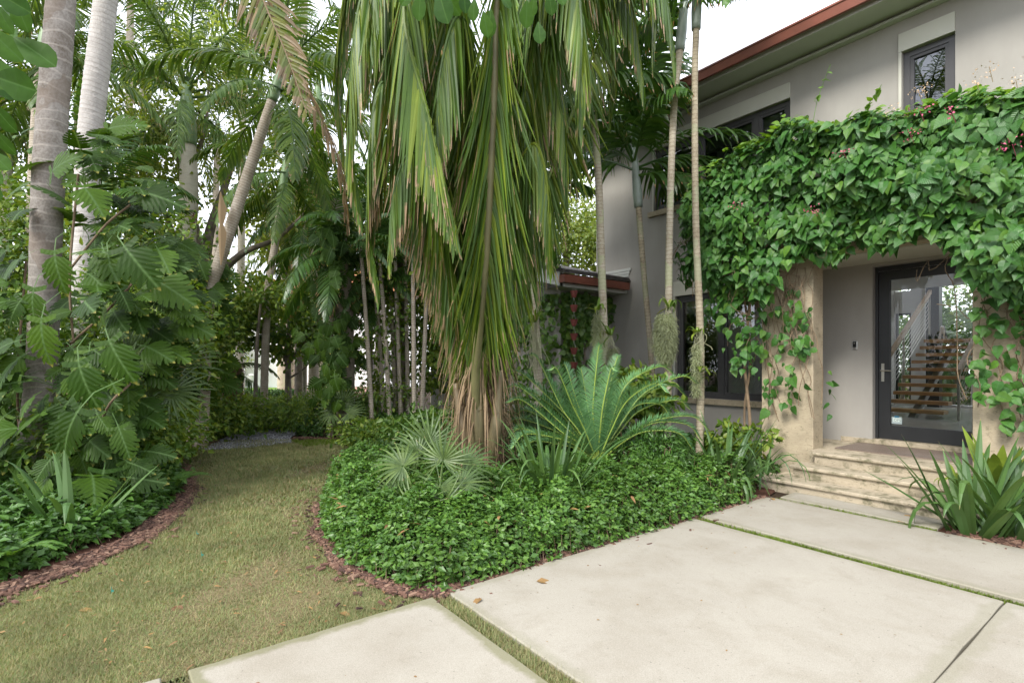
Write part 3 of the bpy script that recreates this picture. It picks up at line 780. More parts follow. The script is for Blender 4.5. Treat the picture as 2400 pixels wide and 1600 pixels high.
T_SMALL = leaf_tpl(0.3, 0.3, 0.2, ((0, 0), (0.42, 1), (1, 0)))
T_LEAF = leaf_tpl(0.27, 0.25, 0.25)
T_NARROW = leaf_tpl(0.13, 0.3, 0.3)
T_HEART = leaf_tpl(0.4, 0.1, 0.3, ((0.0, 0.0), (-0.04, 0.55), (0.2, 1.0), (0.5, 0.86), (0.78, 0.42), (1.0, 0.0)))
T_HEART2 = leaf_tpl(0.36, 0.26, 0.5, ((0.0, 0.0), (0.02, 0.5), (0.22, 1.0), (0.52, 0.84), (0.8, 0.36), (1.0, 0.0)), 0.012)
T_ROUND = leaf_tpl(0.3, 0.14, 0.12, ((0.0, 0.0), (0.12, 0.22), (0.35, 0.62), (0.62, 1.0), (0.84, 0.86), (0.95, 0.5), (1.0, 0.0)))
def rib_shape(t, w):
    pass
def monstera_tpl(seed, w=0.46, lobes=7):
    r = np.random.default_rng(seed)
    v = []; al = []; ac = []; fs = []
    def P(x, y):
        z = -0.34 * y * y - 0.22 * x * x + 0.06 * abs(x)
        v.append((x, y, z)); al.append(max(y, 0)); ac.append(0.5 + 0.5 * x / w); return len(v) - 1
    prof = lambda t: w * math.sin(math.pi * min(1, max(0, (t + 0.16) / 1.16)) ** 0.8) ** 0.75
    ys = np.linspace(0.0, 0.93, lobes + 1)
    for s in (-1, 1):
        for i in range(lobes):
            y0, y1 = ys[i], ys[i + 1]; ym = (y0 + y1) / 2
            W = prof(ym) * r.uniform(0.88, 1.06)
            sweep = 0.22 - 0.08 * i / lobes
            if i == 0: sweep = -0.12
            g = 0.0 if i in (0, lobes - 1) else r.uniform(0.05, 0.13) * (y1 - y0)
            a0, a1 = P(0, y0), P(0, y1)
            x1 = W * 0.64; k1 = sweep * 0.45
            b0, b1 = P(s * x1, y0 + k1), P(s * x1, y1 + k1)
            x2 = W * 0.8; k2 = sweep * 0.7
            c0, c1 = P(s * x2, y0 + k2 + g), P(s * x2, y1 + k2 - g)
            k3 = sweep * 0.85
            d0, d1 = P(s * W, y0 + k3 + g + 0.1 * (y1 - y0)), P(s * W * 0.98, y1 + k3 - g - 0.04 * (y1 - y0))
            q = [(a0, b0, b1, a1), (b0, c0, c1, b1), (c0, d0, d1, c1)]
            fs += q if s > 0 else [t_[::-1] for t_ in q]
    a, b, c = P(0, 0.93), P(0.10, 1.0), P(-0.10, 1.0); d = P(0, 1.12)
    fs += [(a, b, d), (a, d, c)]
    # petiole
    i0 = len(v)
    for (y, z) in ((0, -.005), (-0.35, -0.06), (-0.8, -0.5)):
        for dx in (-.014, .014): v.append((dx, y, z)); al.append(0); ac.append(0.5)
    fs += [(i0, i0 + 1, i0 + 3, i0 + 2), (i0 + 2, i0 + 3, i0 + 5, i0 + 4)]
    return tpl(v, fs, al, ac)
def tpl_mesh(t, name, mat):
    b = MB(); b.add(t[0], t[1], t[2], t[3]); o = b.build(name, mat, None); me = o.data
    bpy.data.objects.remove(o); return me
def strips(P0, d0, length, width, wdir, k, grav, prof, R, dry, fold=0.0, side=None, hinge=None):
    """n hanging ribbons: start points P0, first directions d0, k segments bending down by grav."""
    n = len(P0); pts = [P0]; d = nrm(d0); ds = [d]
    seg = length / k
    for j in range(k):
        wt = (0.5 + j) / k if hinge is None else (1.0, .45, .12, .06)[j]
        d = nrm(d + grav[:, None] * np.array([0, 0, -1.0]) * wt)
        pts.append(pts[-1] + d * (seg if hinge is None else length * (.06, .14, .36, .44)[j])[:, None]); ds.append(d)
    pts = np.stack(pts, 1); ds = np.stack(ds, 1)
    w = wdir[:, None] - (wdir[:, None] * ds).sum(-1, keepdims=True) * ds; w = nrm(w)
    nn = np.cross(w, ds)
    hw = width[:, None] * np.array(prof)[None, :]
    if fold:
        lft = pts - w * hw[..., None] + nn * (hw * fold)[..., None]; rgt = pts + w * hw[..., None] + nn * (hw * fold)[..., None]
        v = np.stack([lft, pts, rgt], 2); c = 3; ac = [0, .5, 1]
    else:
        v = np.stack([pts - w * hw[..., None], pts + w * hw[..., None]], 2); c = 2; ac = [0.1, 0.9]
    m = (k + 1) * c
    q = []
    for j in range(k):
        for e in range(c - 1):
            a = j * c + e; q.append((a, a + 1, a + c + 1, a + c))
    q = np.array(q).ravel()
    t = np.empty((n, k + 1, c, 4)); t[..., 0] = R[:, None, None]
    t[..., 1] = np.linspace(0, 1, k + 1)[None, :, None]; t[..., 2] = np.array(ac)[None, None]; t[..., 3] = dry[:, None, None]
    loops = (q[None] + (np.arange(n) * m)[:, None]).ravel()
    return v.reshape(-1, 3), loops, np.full(n * k * (c - 1), 4), t.reshape(-1, 4)
def spline(ctrl, n):
    P = np.array([tuple(p) for p in ctrl], float); m = len(P)
    P = np.vstack([2 * P[0] - P[1], P, 2 * P[-1] - P[-2]])
    t = np.linspace(0, m - 1 - 1e-6, n); i = t.astype(int); f = (t - i)[:, None]
    a, b, c, d = P[i], P[i + 1], P[i + 2], P[i + 3]
    return 0.5 * (2 * b + (c - a) * f + (2 * a - 5 * b + 4 * c - d) * f ** 2 + (3 * b - a - 3 * c + d) * f ** 3)
def frond(mb, path, n=45, start=0.2, L=0.5, W=0.018, hang=0.8, ang=55, vee=0.2, r0=0.02, k=4, side=None, dry=0.1,
          dryspread=0.2, seed=0, fold=0.0, lprof='palm', plumose=0.0, R=None, grav_jit=0.4, Rr=0.2, miss=0.0, swap=False, rach=True, hinge=None):
    r = np.random.default_rng(seed)
    P = np.asarray(path); m = len(P)
    S = np.concatenate([[0], np.cumsum(np.linalg.norm(np.diff(P, axis=0), axis=1))]); S /= S[-1]
    T = nrm(np.gradient(P, axis=0))
    if side is None:
        hz = P[-1] - P[0]; hz[2] = 0
        side = np.cross(nrm(hz + 1e-6), Zup)
    side = np.asarray(side, float)
    if rach: mb.tube(P, r0 * (1 - 0.85 * S), 5, R=Rr, cap=False)
    for sg in (-1, 1):
        s = np.linspace(start, 0.995, n) + r.normal(0, 0.12 / n, n)
        keep = r.random(n) >= miss; s = np.clip(s[keep], 0, 1); nn_ = len(s)
        p = np.stack([np.interp(s, S, P[:, i]) for i in range(3)], 1)
        t = nrm(np.stack([np.interp(s, S, T[:, i]) for i in range(3)], 1))
        sd = nrm(side[None] - (t @ side)[:, None] * t) * sg
        up = np.cross(sd * sg, t)
        u = (s - start) / (1 - start)
        if lprof == 'palm': ln = (0.55 + 0.45 * np.sin(np.pi * np.clip(u * 0.95 + 0.12, 0, 1)) ** 0.8) * (1 - 0.55 * u ** 3)
        elif lprof == 'cycad': ln = np.clip(np.sin(np.pi * np.clip(u * 0.86 + 0.12, 0, 1)), 0.12, 1) ** 0.6
        else: ln = 1 - 0.6 * u
        ln = L * ln * r.uniform(0.88, 1.08, nn_)
        a = np.radians(ang * (1 - 0.45 * u) + r.normal(0, 4, nn_))
        v_ = vee + r.normal(0, 0.06 + plumose, nn_)
        d = np.cos(a)[:, None] * t + np.sin(a)[:, None] * (sd * np.cos(v_)[:, None] + up * np.sin(v_)[:, None])
        prof = ([0.5, 1, 0.95, 0.7, 0.1] if hinge is None else [.4, .9, 1, .85, .12]) if k == 4 else ([0.5, 1, 0.8, 0.1] if k == 3 else [0.6, 1, 0.1])
        g = hang * r.uniform(1 - grav_jit, 1 + grav_jit, nn_)
        RR = (r.random(nn_) if R is None else np.clip(R + r.normal(0, 0.12, nn_), 0, 0.99))
        dd = np.clip(dry + r.normal(0, dryspread, nn_), 0, 1.1)
        mb.add(*strips(p, d, ln, np.full(nn_, W) * r.uniform(0.8, 1.15, nn_), t if not swap else up, k, g, prof, RR, dd, fold, hinge=hinge))
    return mb
def arch(L, elev, sag, n=14, az=0.0, wob=0.0):
    """Rachis leaving at elev degrees and bending down by sag degrees over its length."""
    e = np.radians(elev - sag * np.linspace(0, 1, n) ** 1.3); ds = L / (n - 1)
    x = np.concatenate([[0], np.cumsum(np.cos(e[:-1]) * ds)]); z = np.concatenate([[0], np.cumsum(np.sin(e[:-1]) * ds)])
    y = wob * (x / L) ** 2
    return np.stack([x * math.cos(az) - y * math.sin(az), x * math.sin(az) + y * math.cos(az), z], 1)

# leaf colours (base colours of the living surfaces)
G_PALM = leafmat('palm_leaflet', [(0.032, 0.075, 0.018), (0.05, 0.115, 0.028), (0.085, 0.15, 0.035), (0.05, 0.1, 0.045)], dry=(0.28, 0.2, 0.1), rough=0.45, trans=0.32, spec=0.35)
G_HERO = leafmat('broad_palm_leaflet', [(0.035, 0.085, 0.018), (0.06, 0.13, 0.02), (0.12, 0.185, 0.025), (0.055, 0.11, 0.05), (0.05, 0.11, 0.02)], dry=(0.36, 0.25, 0.15), rough=0.42, trans=0.26, spec=0.3)
G_DRY = leafmat('withered_leaflet', [(0.2, 0.15, 0.1), (0.26, 0.2, 0.15), (0.14, 0.13, 0.06), (0.22, 0.17, 0.13)], dry=(0.25, 0.18, 0.11), rough=0.8, trans=0.15, spec=0.1)
G_YELL = leafmat('yellowing_leaflet', [(0.05, 0.09, 0.02), (0.11, 0.13, 0.03), (0.07, 0.1, 0.02)], dry=(0.24, 0.175, 0.1), rough=0.5, trans=0.25)
G_ADON = leafmat('glossy_palm_leaflet', [(0.025, 0.075, 0.02), (0.04, 0.105, 0.028), (0.06, 0.14, 0.035)], rough=0.33, trans=0.25, spec=0.55)
G_MON = leafmat('monstera_leaf', [(0.014, 0.04, 0.005), (0.022, 0.06, 0.008), (0.046, 0.105, 0.013), (0.016, 0.048, 0.008)], dry=(0.3, 0.28, 0.06), rough=0.5, trans=0.24, spec=0.18, rib=(0.09, 0.16, 0.05), edge=(0.2, 0.22, 0.05), veins=0.35)
G_VINE = leafmat('vine_leaf', [(0.022, 0.085, 0.02), (0.032, 0.115, 0.028), (0.05, 0.145, 0.032), (0.026, 0.1, 0.028), (0.07, 0.17, 0.03)], dry=(0.3, 0.18, 0.05), rough=0.4, trans=0.16, spec=0.42, rib=(0.06, 0.15, 0.04), veins=0.3)
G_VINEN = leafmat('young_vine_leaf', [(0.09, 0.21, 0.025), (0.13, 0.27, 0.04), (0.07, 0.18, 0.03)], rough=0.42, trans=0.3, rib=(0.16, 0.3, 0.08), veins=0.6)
G_HEDGE = leafmat('groundcover_leaf', [(0.034, 0.094, 0.024), (0.05, 0.13, 0.034), (0.085, 0.19, 0.042), (0.042, 0.11, 0.032)], rough=0.4, trans=0.25, spec=0.45)
G_HEDGED = leafmat('dark_groundcover_leaf', [(0.025, 0.075, 0.018), (0.038, 0.105, 0.024), (0.055, 0.14, 0.028)], rough=0.4, trans=0.2, spec=0.45)
G_WILD = leafmat('mixed_undergrowth_leaf', [(0.045, 0.11, 0.022), (0.07, 0.15, 0.028), (0.11, 0.19, 0.035), (0.15, 0.23, 0.04)], rough=0.45, trans=0.3)
G_TREE = leafmat('tree_leaf', [(0.075, 0.14, 0.035), (0.12, 0.19, 0.05), (0.17, 0.23, 0.07)], rough=0.45, trans=0.45)
G_TREED = leafmat('dark_tree_leaf', [(0.032, 0.085, 0.02), (0.05, 0.12, 0.028), (0.08, 0.155, 0.034)], rough=0.4, trans=0.24)
G_CYC = leafmat('cycad_leaflet', [(0.065, 0.17, 0.1), (0.08, 0.2, 0.115), (0.095, 0.23, 0.12)], rough=0.42, trans=0.18, spec=0.45, dry=(0.3, 0.24, 0.1))
G_CYCR = leafmat('cycad_midrib', [(0.2, 0.32, 0.09), (0.24, 0.36, 0.1)], rough=0.5, trans=0.05)
G_SWORD = leafmat('sword_leaf', [(0.036, 0.09, 0.038), (0.048, 0.115, 0.045), (0.066, 0.14, 0.05), (0.034, 0.08, 0.042)], rough=0.45, trans=0.22, dry=(0.4, 0.26, 0.12))
G_FAN = leafmat('fan_leaf', [(0.045, 0.09, 0.04), (0.06, 0.115, 0.048), (0.08, 0.14, 0.052)], rough=0.45, trans=0.25, dry=(0.38, 0.3, 0.15))
G_SNAKE = leafmat('snake_plant_leaf', [(0.1, 0.17, 0.03), (0.16, 0.24, 0.04)], rough=0.45, trans=0.12, edge=(0.3, 0.32, 0.05))
G_CLU = leafmat('clusia_leaf', [(0.022, 0.065, 0.012), (0.035, 0.095, 0.018), (0.018, 0.055, 0.022)], rough=0.5, trans=0.3, rib=(0.06, 0.13, 0.03), spec=0.12)
G_GRASS = leafmat('grass_blade', [(0.092, 0.15, 0.08), (0.13, 0.18, 0.108), (0.2, 0.205, 0.16), (0.15, 0.185, 0.12), (0.24, 0.225, 0.185)], rough=0.6, trans=0.25, spec=0.2)
G_MOSSY = leafmat('bright_turf', [(0.07, 0.13, 0.022), (0.1, 0.17, 0.03), (0.08, 0.11, 0.035)], rough=0.6, trans=0.25, spec=0.2)
G_SPAN = leafmat('spanish_moss_strand', [(0.2, 0.26, 0.24), (0.27, 0.34, 0.31), (0.16, 0.21, 0.18)], rough=0.9, trans=0.3, spec=0.1)
G_ORCH = leafmat('orchid_leaf', [(0.07, 0.16, 0.03), (0.12, 0.22, 0.04), (0.18, 0.24, 0.05)], rough=0.4, trans=0.25)
G_SHAFT = simple('green_crownshaft', (0.17, 0.26, 0.12), 0.45, var=0.25, scale=2)
G_SHAFTB = simple('grey_green_crownshaft', (0.26, 0.31, 0.26), 0.45, var=0.2, scale=3)
B_ROYAL = barkmat('royal_palm_bark', (0.13, 0.105, 0.08), (0.36, 0.335, 0.3), (0.46, 0.42, 0.36), 0.15, amt=0.4, blot=(0.19, 0.15, 0.115))
B_PALE = barkmat('pale_palm_bark', (0.36, 0.335, 0.31), (0.6, 0.57, 0.53), (0.3, 0.25, 0.2), 0.075, amt=0.5)
B_SMOOTH = barkmat('smooth_grey_bark', (0.42, 0.38, 0.3), (0.56, 0.52, 0.43), (0.38, 0.34, 0.27), 0.16, amt=0.3)
B_RINGED = barkmat('ringed_palm_bark', (0.32, 0.26, 0.18), (0.56, 0.5, 0.42), (0.16, 0.12, 0.09), 0.05, amt=0.75)
B_ADON = barkmat('lichen_palm_bark', (0.3, 0.25, 0.17), (0.58, 0.53, 0.41), (0.2, 0.15, 0.1), 0.06, amt=0.6, blot=(0.42, 0.46, 0.26))
B_ADONB = barkmat('brown_lichen_palm_bark', (0.2, 0.16, 0.1), (0.45, 0.4, 0.29), (0.14, 0.1, 0.07), 0.06, amt=0.6, blot=(0.3, 0.32, 0.2))
B_TREE = simple('tree_bark', (0.2, 0.165, 0.13), 0.9, var=0.35, scale=6, bmp=0.6, bscale=25)
B_FIBRE = simple('fibrous_leaf_bases', (0.16, 0.105, 0.065), 0.95, var=0.5, scale=10, bmp=1.0, bscale=45)
B_PETI = leafmat('palm_leaf_base', [(0.085, 0.1, 0.055), (0.11, 0.1, 0.08), (0.12, 0.1, 0.085)], rough=0.55, trans=0.0, dry=(0.25, 0.16, 0.1))
B_STEM = simple('vine_stem', (0.17, 0.12, 0.07), 0.85, var=0.3, scale=9)
B_GSTEM = simple('green_stem', (0.09, 0.14, 0.04), 0.6, var=0.3, scale=7)

# ---------------------------------------------------------------- trunks
def trunk(name, ctrl, radii, mat, parent, rings=0.12, lip=0.02, sides=20, smooth=True, seg=None):
    L = sum((Vector(b) - Vector(a)).length for a, b in zip(ctrl, ctrl[1:]))
    n = max(8, int(L / rings)); m = n * 3 + 1
    P = spline(ctrl, m); u = np.linspace(0, 1, m)
    r = np.interp(u, np.linspace(0, 1, len(radii)), radii)
    ph = np.arange(m) % 3
    r = r * (1 + np.where(ph == 0, lip, np.where(ph == 1, -lip * 0.3, 0.0)) * np.random.default_rng(int(L * 100)).uniform(0.3, 1.4, m))
    return MB().tube(P, r, sides).build(name, mat, parent, smooth=smooth)
CRN = {}
def fronds_set(key, L, Ll, W, n, hang, mat, vee=0.25, plum=0.0, r0=0.03, k=3, ang=55, sags=((75, 70), (58, 85), (38, 90), (15, 80), (-12, 60), (-40, 35)), dry=0.05, fold=0):
    ms = []
    for i, (el, sg) in enumerate(sags):
        mb = MB(); frond(mb, arch(L, el, sg, wob=0.12 * L * (-1) ** i), n=n, start=0.14, L=Ll, W=W, hang=hang, ang=ang, vee=vee, plumose=plum, r0=r0, k=k,
                         side=(0, 1, 0), dryspread=.05, dry=dry + 0.025 * i, seed=i + 31, fold=fold)
        o = mb.build('frond', mat); ms.append(o.data); bpy.data.objects.remove(o)
    CRN[key] = ms
def crown(parent, top, key, count, seed=0, scale=1.0, levels=None, azs=None, tilt=0.0):
    r = random.Random(seed); ms = CRN[key]; b = base_of(parent)
    for i in range(count):
        lv = levels[i % len(levels)] if levels else min(len(ms) - 1, int(i / count * len(ms)))
        o = bpy.data.objects.new('frond', ms[lv]); COL.objects.link(o); o.parent = parent
        o.location = Vector(top) - b + Vector((0, 0, -0.10 * lv * scale))
        az = azs[i] if azs else i * 2.399963 + r.uniform(-.25, .25)
        o.rotation_euler = (r.uniform(-.12, .12), r.uniform(-.1, .1) + tilt, az)
        s = scale * r.uniform(0.88, 1.1); o.scale = (s, s, s)
fronds_set('royal', 3.4, 0.72, 0.016, 78, 0.95, G_PALM, vee=0.35, plum=0.45, r0=0.035)
fronds_set('slim', 2.3, 0.55, 0.02, 44, 0.7, G_PALM, vee=0.2, plum=0.1, r0=0.02)
fronds_set('adon', 1.9, 0.62, 0.026, 30, 0.75, G_ADON, vee=0.35, plum=0.12, r0=0.022, k=4, sags=((80, 45), (62, 75), (42, 90), (20, 95), (0, 70), (-30, 40)))
fronds_set('areca', 1.6, 0.42, 0.018, 30, 0.45, G_ADON, vee=0.3, plum=0.05, r0=0.014)
def palm(name, label, pts, radii, bark, key, nf, shaft=0.0, shaftmat=None, rings=0.1, lip=0.02, seed=0, scale=1.0, group=None, levels=None, shaft_r=None, azs=None, sides=16, tilt=0.0):
    base = Vector(pts[0]); t = thing(name, label, 'palm tree', base, group)
    tt_ = base.dot(RGT) / max(1, base.dot(FWD)) if base.dot(FWD) > 1 else 0; radii = [r_ / math.sqrt(1 + tt_ * tt_) for r_ in radii]
    trunk('trunk', pts, radii, bark, t, rings, lip, sides)
    top = Vector(pts[-1]); dirn = (top - Vector(pts[-2])).normalized()
    if shaft:
        r0 = (shaft_r or radii[-1] * 1.15)
        P = [top - dirn * 0.05, top + dirn * shaft * 0.25, top + dirn * shaft * 0.6, top + dirn * shaft]
        MB().tube(spline(P, 12), np.interp(np.linspace(0, 1, 12), [0, .3, .7, 1], [r0, r0 * 1.12, r0 * 0.85, r0 * 0.5]), 14).build('crownshaft', shaftmat or G_SHAFT, t, smooth=True)
        top = top + dirn * shaft * 0.96
    if nf: crown(t, top, key, nf, seed, scale, levels, azs, tilt)
    return t, top
def gz(x, Z): p = D(x, 900, Z); p.z = 0; return p

# ================================================================ PALMS on the left and behind the lawn
p = G(62, 1160)
palm('royal_palm', 'thick grey ringed palm trunk wrapped by monstera at the left', [p, D(95, 850, 6.35), D(112, 400, 6.3), D(140, 0, 6.3), D(150, -300, 6.4)], [.235, .2, .21, .19, .18], B_ROYAL, 'royal', 8, 1.2, seed=1, rings=.17, lip=.02, sides=28, shaft_r=.2)
palm('royal_palm', 'pale leaning palm trunk just right of the thickest trunk', [gz(185, 8.4), D(195, 640, 8.4), D(206, 330, 8.4), D(243, 0, 8.4), D(262, -200, 8.5)], [.24, .22, .215, .20, .19], B_PALE, 'royal', 8, 1.1, seed=2, rings=.085, lip=.03, sides=24)
palm('palm_tree', 'tan palm trunk half hidden behind the thickest trunk', [gz(75, 11), D(78, 500, 11), D(92, 200, 11), D(97, 150, 11)], [.2, .17, .15, .14], B_RINGED, 'slim', 14, .9, seed=3, scale=1.2)
palm('royal_palm', 'smooth pale royal palm with swollen trunk behind the lawn', [gz(440, 14), D(437, 850, 14), D(431, 590, 14), D(433, 480, 14), D(434, 400, 14), D(432, 330, 14)], [.27, .26, .22, .262, .25, .21], B_SMOOTH, 'royal', 17, 1.6, seed=4, rings=.2, lip=.006, sides=24, scale=1.15, shaft_r=.2)
# dark red scratch marks on the pale royal palm
rp = bpy.data.objects['royal_palm.002']
sc_ = MB()
def mark(x0, y0, x1, y1, w=.011):
    a, b = D(x0, y0, 13.735), D(x1, y1, 13.735); sc_.tube([a, b], w, 4)
for xx in (434, 437.5, 441): mark(xx, 496, xx + .5, 504)
mark(445, 489, 446, 516, .014); mark(442, 495, 452, 493); mark(443, 503, 450, 504); mark(451, 500, 452, 508)
sc_.build('scratch_marks', simple('red_brown_stain', (0.12, 0.03, 0.02), 0.9), rp, kind='stuff')
palm('palm_tree', 'leaning ringed palm with pale green crownshaft beyond the lawn', [gz(462, 10), D(478, 700, 10), D(505, 600, 10), D(560, 430, 10), D(602, 300, 10), D(626, 226, 10)], [.135, .13, .125, .115, .105, .09], B_RINGED, 'slim', 15, .68, seed=5, rings=.055, lip=.035, scale=1.15)
palm('palm_tree', 'slender palm with long green crownshaft beside the vine-clad trunk', [gz(604, 13), D(615, 680, 13), D(632, 560, 13), D(645, 465, 13)], [.1, .1, .095, .08], B_RINGED, 'slim', 15, 1.25, seed=6, rings=.07, lip=.03, scale=1.15, shaft_r=.1)
far = [(-420, 120, 13, 'royal'), (300, -60, 17, 'royal'), (560, 60, 19, 'royal'), (730, 250, 16, 'slim'), (330, 180, 20, 'slim'), (180, 260, 15, 'slim'), (700, -40, 19, 'slim'), (880, 180, 20, 'slim'), (20, 340, 12, 'slim'), (500, 330, 21, 'slim'), (1010, 330, 17, 'slim')]
farl = ['palm tree with full crown beyond the left edge trunks', 'tall feather palm high behind the smooth royal palm', 'feather palm crown above the leaning ringed palm', 'short feather palm behind the withered frond', 'distant feather palm left of the smooth royal palm', 'feather palm between the two thick trunks and the tree', 'tall feather palm behind the withered frond', 'feather palm hidden behind the drooping palm curtain', 'low feather palm filling the gap at the left edge', 'farthest feather palm over the broadleaf branches', 'slim feather palm behind the middle of the drooping palm']
for i, (x, y, Z, key) in enumerate(far):
    palm('palm_tree', farl[i], [gz(x - 10, Z), D(x - 5, 500, Z), D(x, y, Z)], [.17, .14, .12], B_RINGED if i % 2 else B_SMOOTH, key, 12, .9, seed=20 + i, scale=1.15 if key == 'slim' else 1.0, rings=.1, group='feather palms in the background')
# short areca-like palms with bright fronds
ar = [(760, 560, 11.5, 'bushy palm with bright fronds in front of the vine-clad trunk', 1.15), (850, 640, 12.5, 'bushy palm right of the vine-clad trunk', 1.0), (330, 560, 13, 'bushy palm below the royal palm at the left', 1.1), (700, 470, 15, 'bushy palm behind the slender palm', 1.3), (950, 560, 13.5, 'bushy palm behind the hanging curtain of leaflets', 1.2), (240, 440, 11, 'bushy palm behind the pale leaning trunk', 1.2)]
for i, (x, y, Z, lb_, s_) in enumerate(ar):
    palm('palm_tree', lb_, [gz(x, Z), D(x, (y + 833) / 2, Z), D(x, y, Z)], [.07, .06, .05], B_RINGED, 'areca', 14, .3, seed=50 + i, scale=s_, rings=.08)

# cluster of thin ringed palm stems at the back of the central bed
for i, (x0, x1, yt) in enumerate([(857, 828, 560), (897, 872, 600), (922, 905, 520), (938, 930, 560), (952, 948, 600), (968, 985, 560), (884, 856, 640), (910, 893, 480)]):
    Z = 11.5 + 0.3 * (i % 4)
    palm('clumping_palm', ['thin ringed palm stem leaning furthest left of the clump', 'second thin palm stem of the clump beside the drooping palm', 'tall thin grey palm stem in the middle of the clump', 'thin palm stem right of the tall one in the clump', 'short thin palm stem behind the brown hanging leaflets', 'thin palm stem leaning right behind the drooping palm', 'low thin palm stem between the leftmost two of the clump', 'tallest thin palm stem of the clump'][i],
         [gz(x0, Z), D((x0 + x1) / 2, 760, Z), D(x1, yt, Z)], [.055, .048, .04], B_RINGED, 'areca', 5, .35, seed=80 + i, scale=1.0, rings=.09, sides=10, group='thin stems of the clumping palm')

# stubby fibrous palm by the path
sp_t = thing('fibrous_palm', 'short palm with shaggy brown fibrous trunk beyond the lawn', 'palm tree', gz(532, 13.2))
fz = 13.2
trunk('trunk', [gz(534, fz), D(534, 905, fz), D(532, 850, fz), D(528, 820, fz)], [.2, .25, .24, .13], B_FIBRE, sp_t, .07, .12, 14)
shag = MB(); nS = 420
hh = rng.random(nS); aa = rng.random(nS) * 6.283; pz = np.array(gz(534, fz))[None] + np.stack([np.cos(aa) * .22, np.sin(aa) * .22, .15 + hh * 1.45], 1)
shag.add(*strips(pz, np.stack([np.cos(aa), np.sin(aa), .6 + 0 * aa], 1), .16 + .2 * rng.random(nS), np.full(nS, .012), np.stack([-np.sin(aa), np.cos(aa), 0 * aa], 1), 3, np.full(nS, 1.2), [1, .8, .5, .1], rng.random(nS), 1.1 + 0 * hh))
shag.build('fibre', G_DRY, sp_t, kind='stuff')
crown(sp_t, D(528, 815, fz), 'areca', 11, 90, .95)

# adonidia palms in front of the facade
pa = [gz(1392, 8.7), D(1388, 800, 8.7), D(1382, 620, 8.7), D(1375, 420, 8.7), D(1362, 240, 8.7)]
palm('adonidia_palm', 'pale lichened palm trunk beside the wing gutter', pa, [.07, .066, .064, .06, .055], B_ADON, 'adon', 11, .8, G_SHAFTB, seed=101, rings=.06, lip=.03)
pb = [gz(1505, 9.4), D(1496, 830, 9.4), D(1480, 640, 9.4), D(1466, 470, 9.4)]
palm('adonidia_palm', 'slim brown palm trunk against the grey wall with a full crown', pb, [.055, .052, .05, .052], B_ADONB, 'adon', 17, 1.0, G_SHAFTB, seed=102, rings=.06, lip=.03, scale=1.15, shaft_r=.075, levels=(0, 0, 1, 0, 1, 2, 3, 3, 4, 2), azs=None)
pc = [gz(1532, 8.0), D(1535, 800, 8.0), D(1538, 520, 8.0), D(1548, 250, 8.0), D(1562, 110, 8.0)]
palm('adonidia_palm', 'tall pale palm trunk with orchid and moss right of the slim one', pc, [.062, .058, .054, .052, .056], B_ADON, 'adon', 9, 1.0, G_SHAFTB, seed=103, rings=.055, lip=.03, shaft_r=.07, scale=.95, levels=(0, 1, 3, 2, 3, 4, 1))
pd = [gz(1606, 7.6), D(1609, 800, 7.6), D(1598, 500, 7.6), D(1596, 200, 7.6), D(1599, 60, 7.6)]
palm('adonidia_palm', 'rightmost tall palm trunk beside the flowering vine', pd, [.06, .055, .05, .046, .05], B_ADONB, 'adon', 9, 1.05, G_SHAFTB, seed=104, rings=.055, lip=.03, shaft_r=.065, scale=.95, levels=(1, 0, 3, 2, 4, 3))
pe = [gz(1240, 9.2), D(1236, 860, 9.2), D(1226, 700, 9.2), D(1210, 520, 9.2)]
palm('adonidia_palm', 'leaning trunk with hanging orchid roots left of the vine wall', pe, [.08, .075, .07, .06], B_ADON, 'adon', 8, .6, G_SHAFTB, seed=105, rings=.06, lip=.03, scale=.8)

# one long frond of the slim palm reaching right across the upper window
_t = bpy.data.objects['adonidia_palm.001']; _q = MB()
_P = spline([D(1468, 372, 9.4), D(1530, 320, 9.0), D(1640, 300, 8.6), D(1740, 318, 8.3), D(1810, 350, 8.2)], 24)
frond(_q, _P, n=22, start=.1, L=.62, W=.024, hang=.9, ang=48, vee=.35, r0=.02, k=4, seed=77, fold=.3, dryspread=.03, dry=.02)
_q.build('frond', G_ADON, _t, label='long frond reaching right across the upper window')
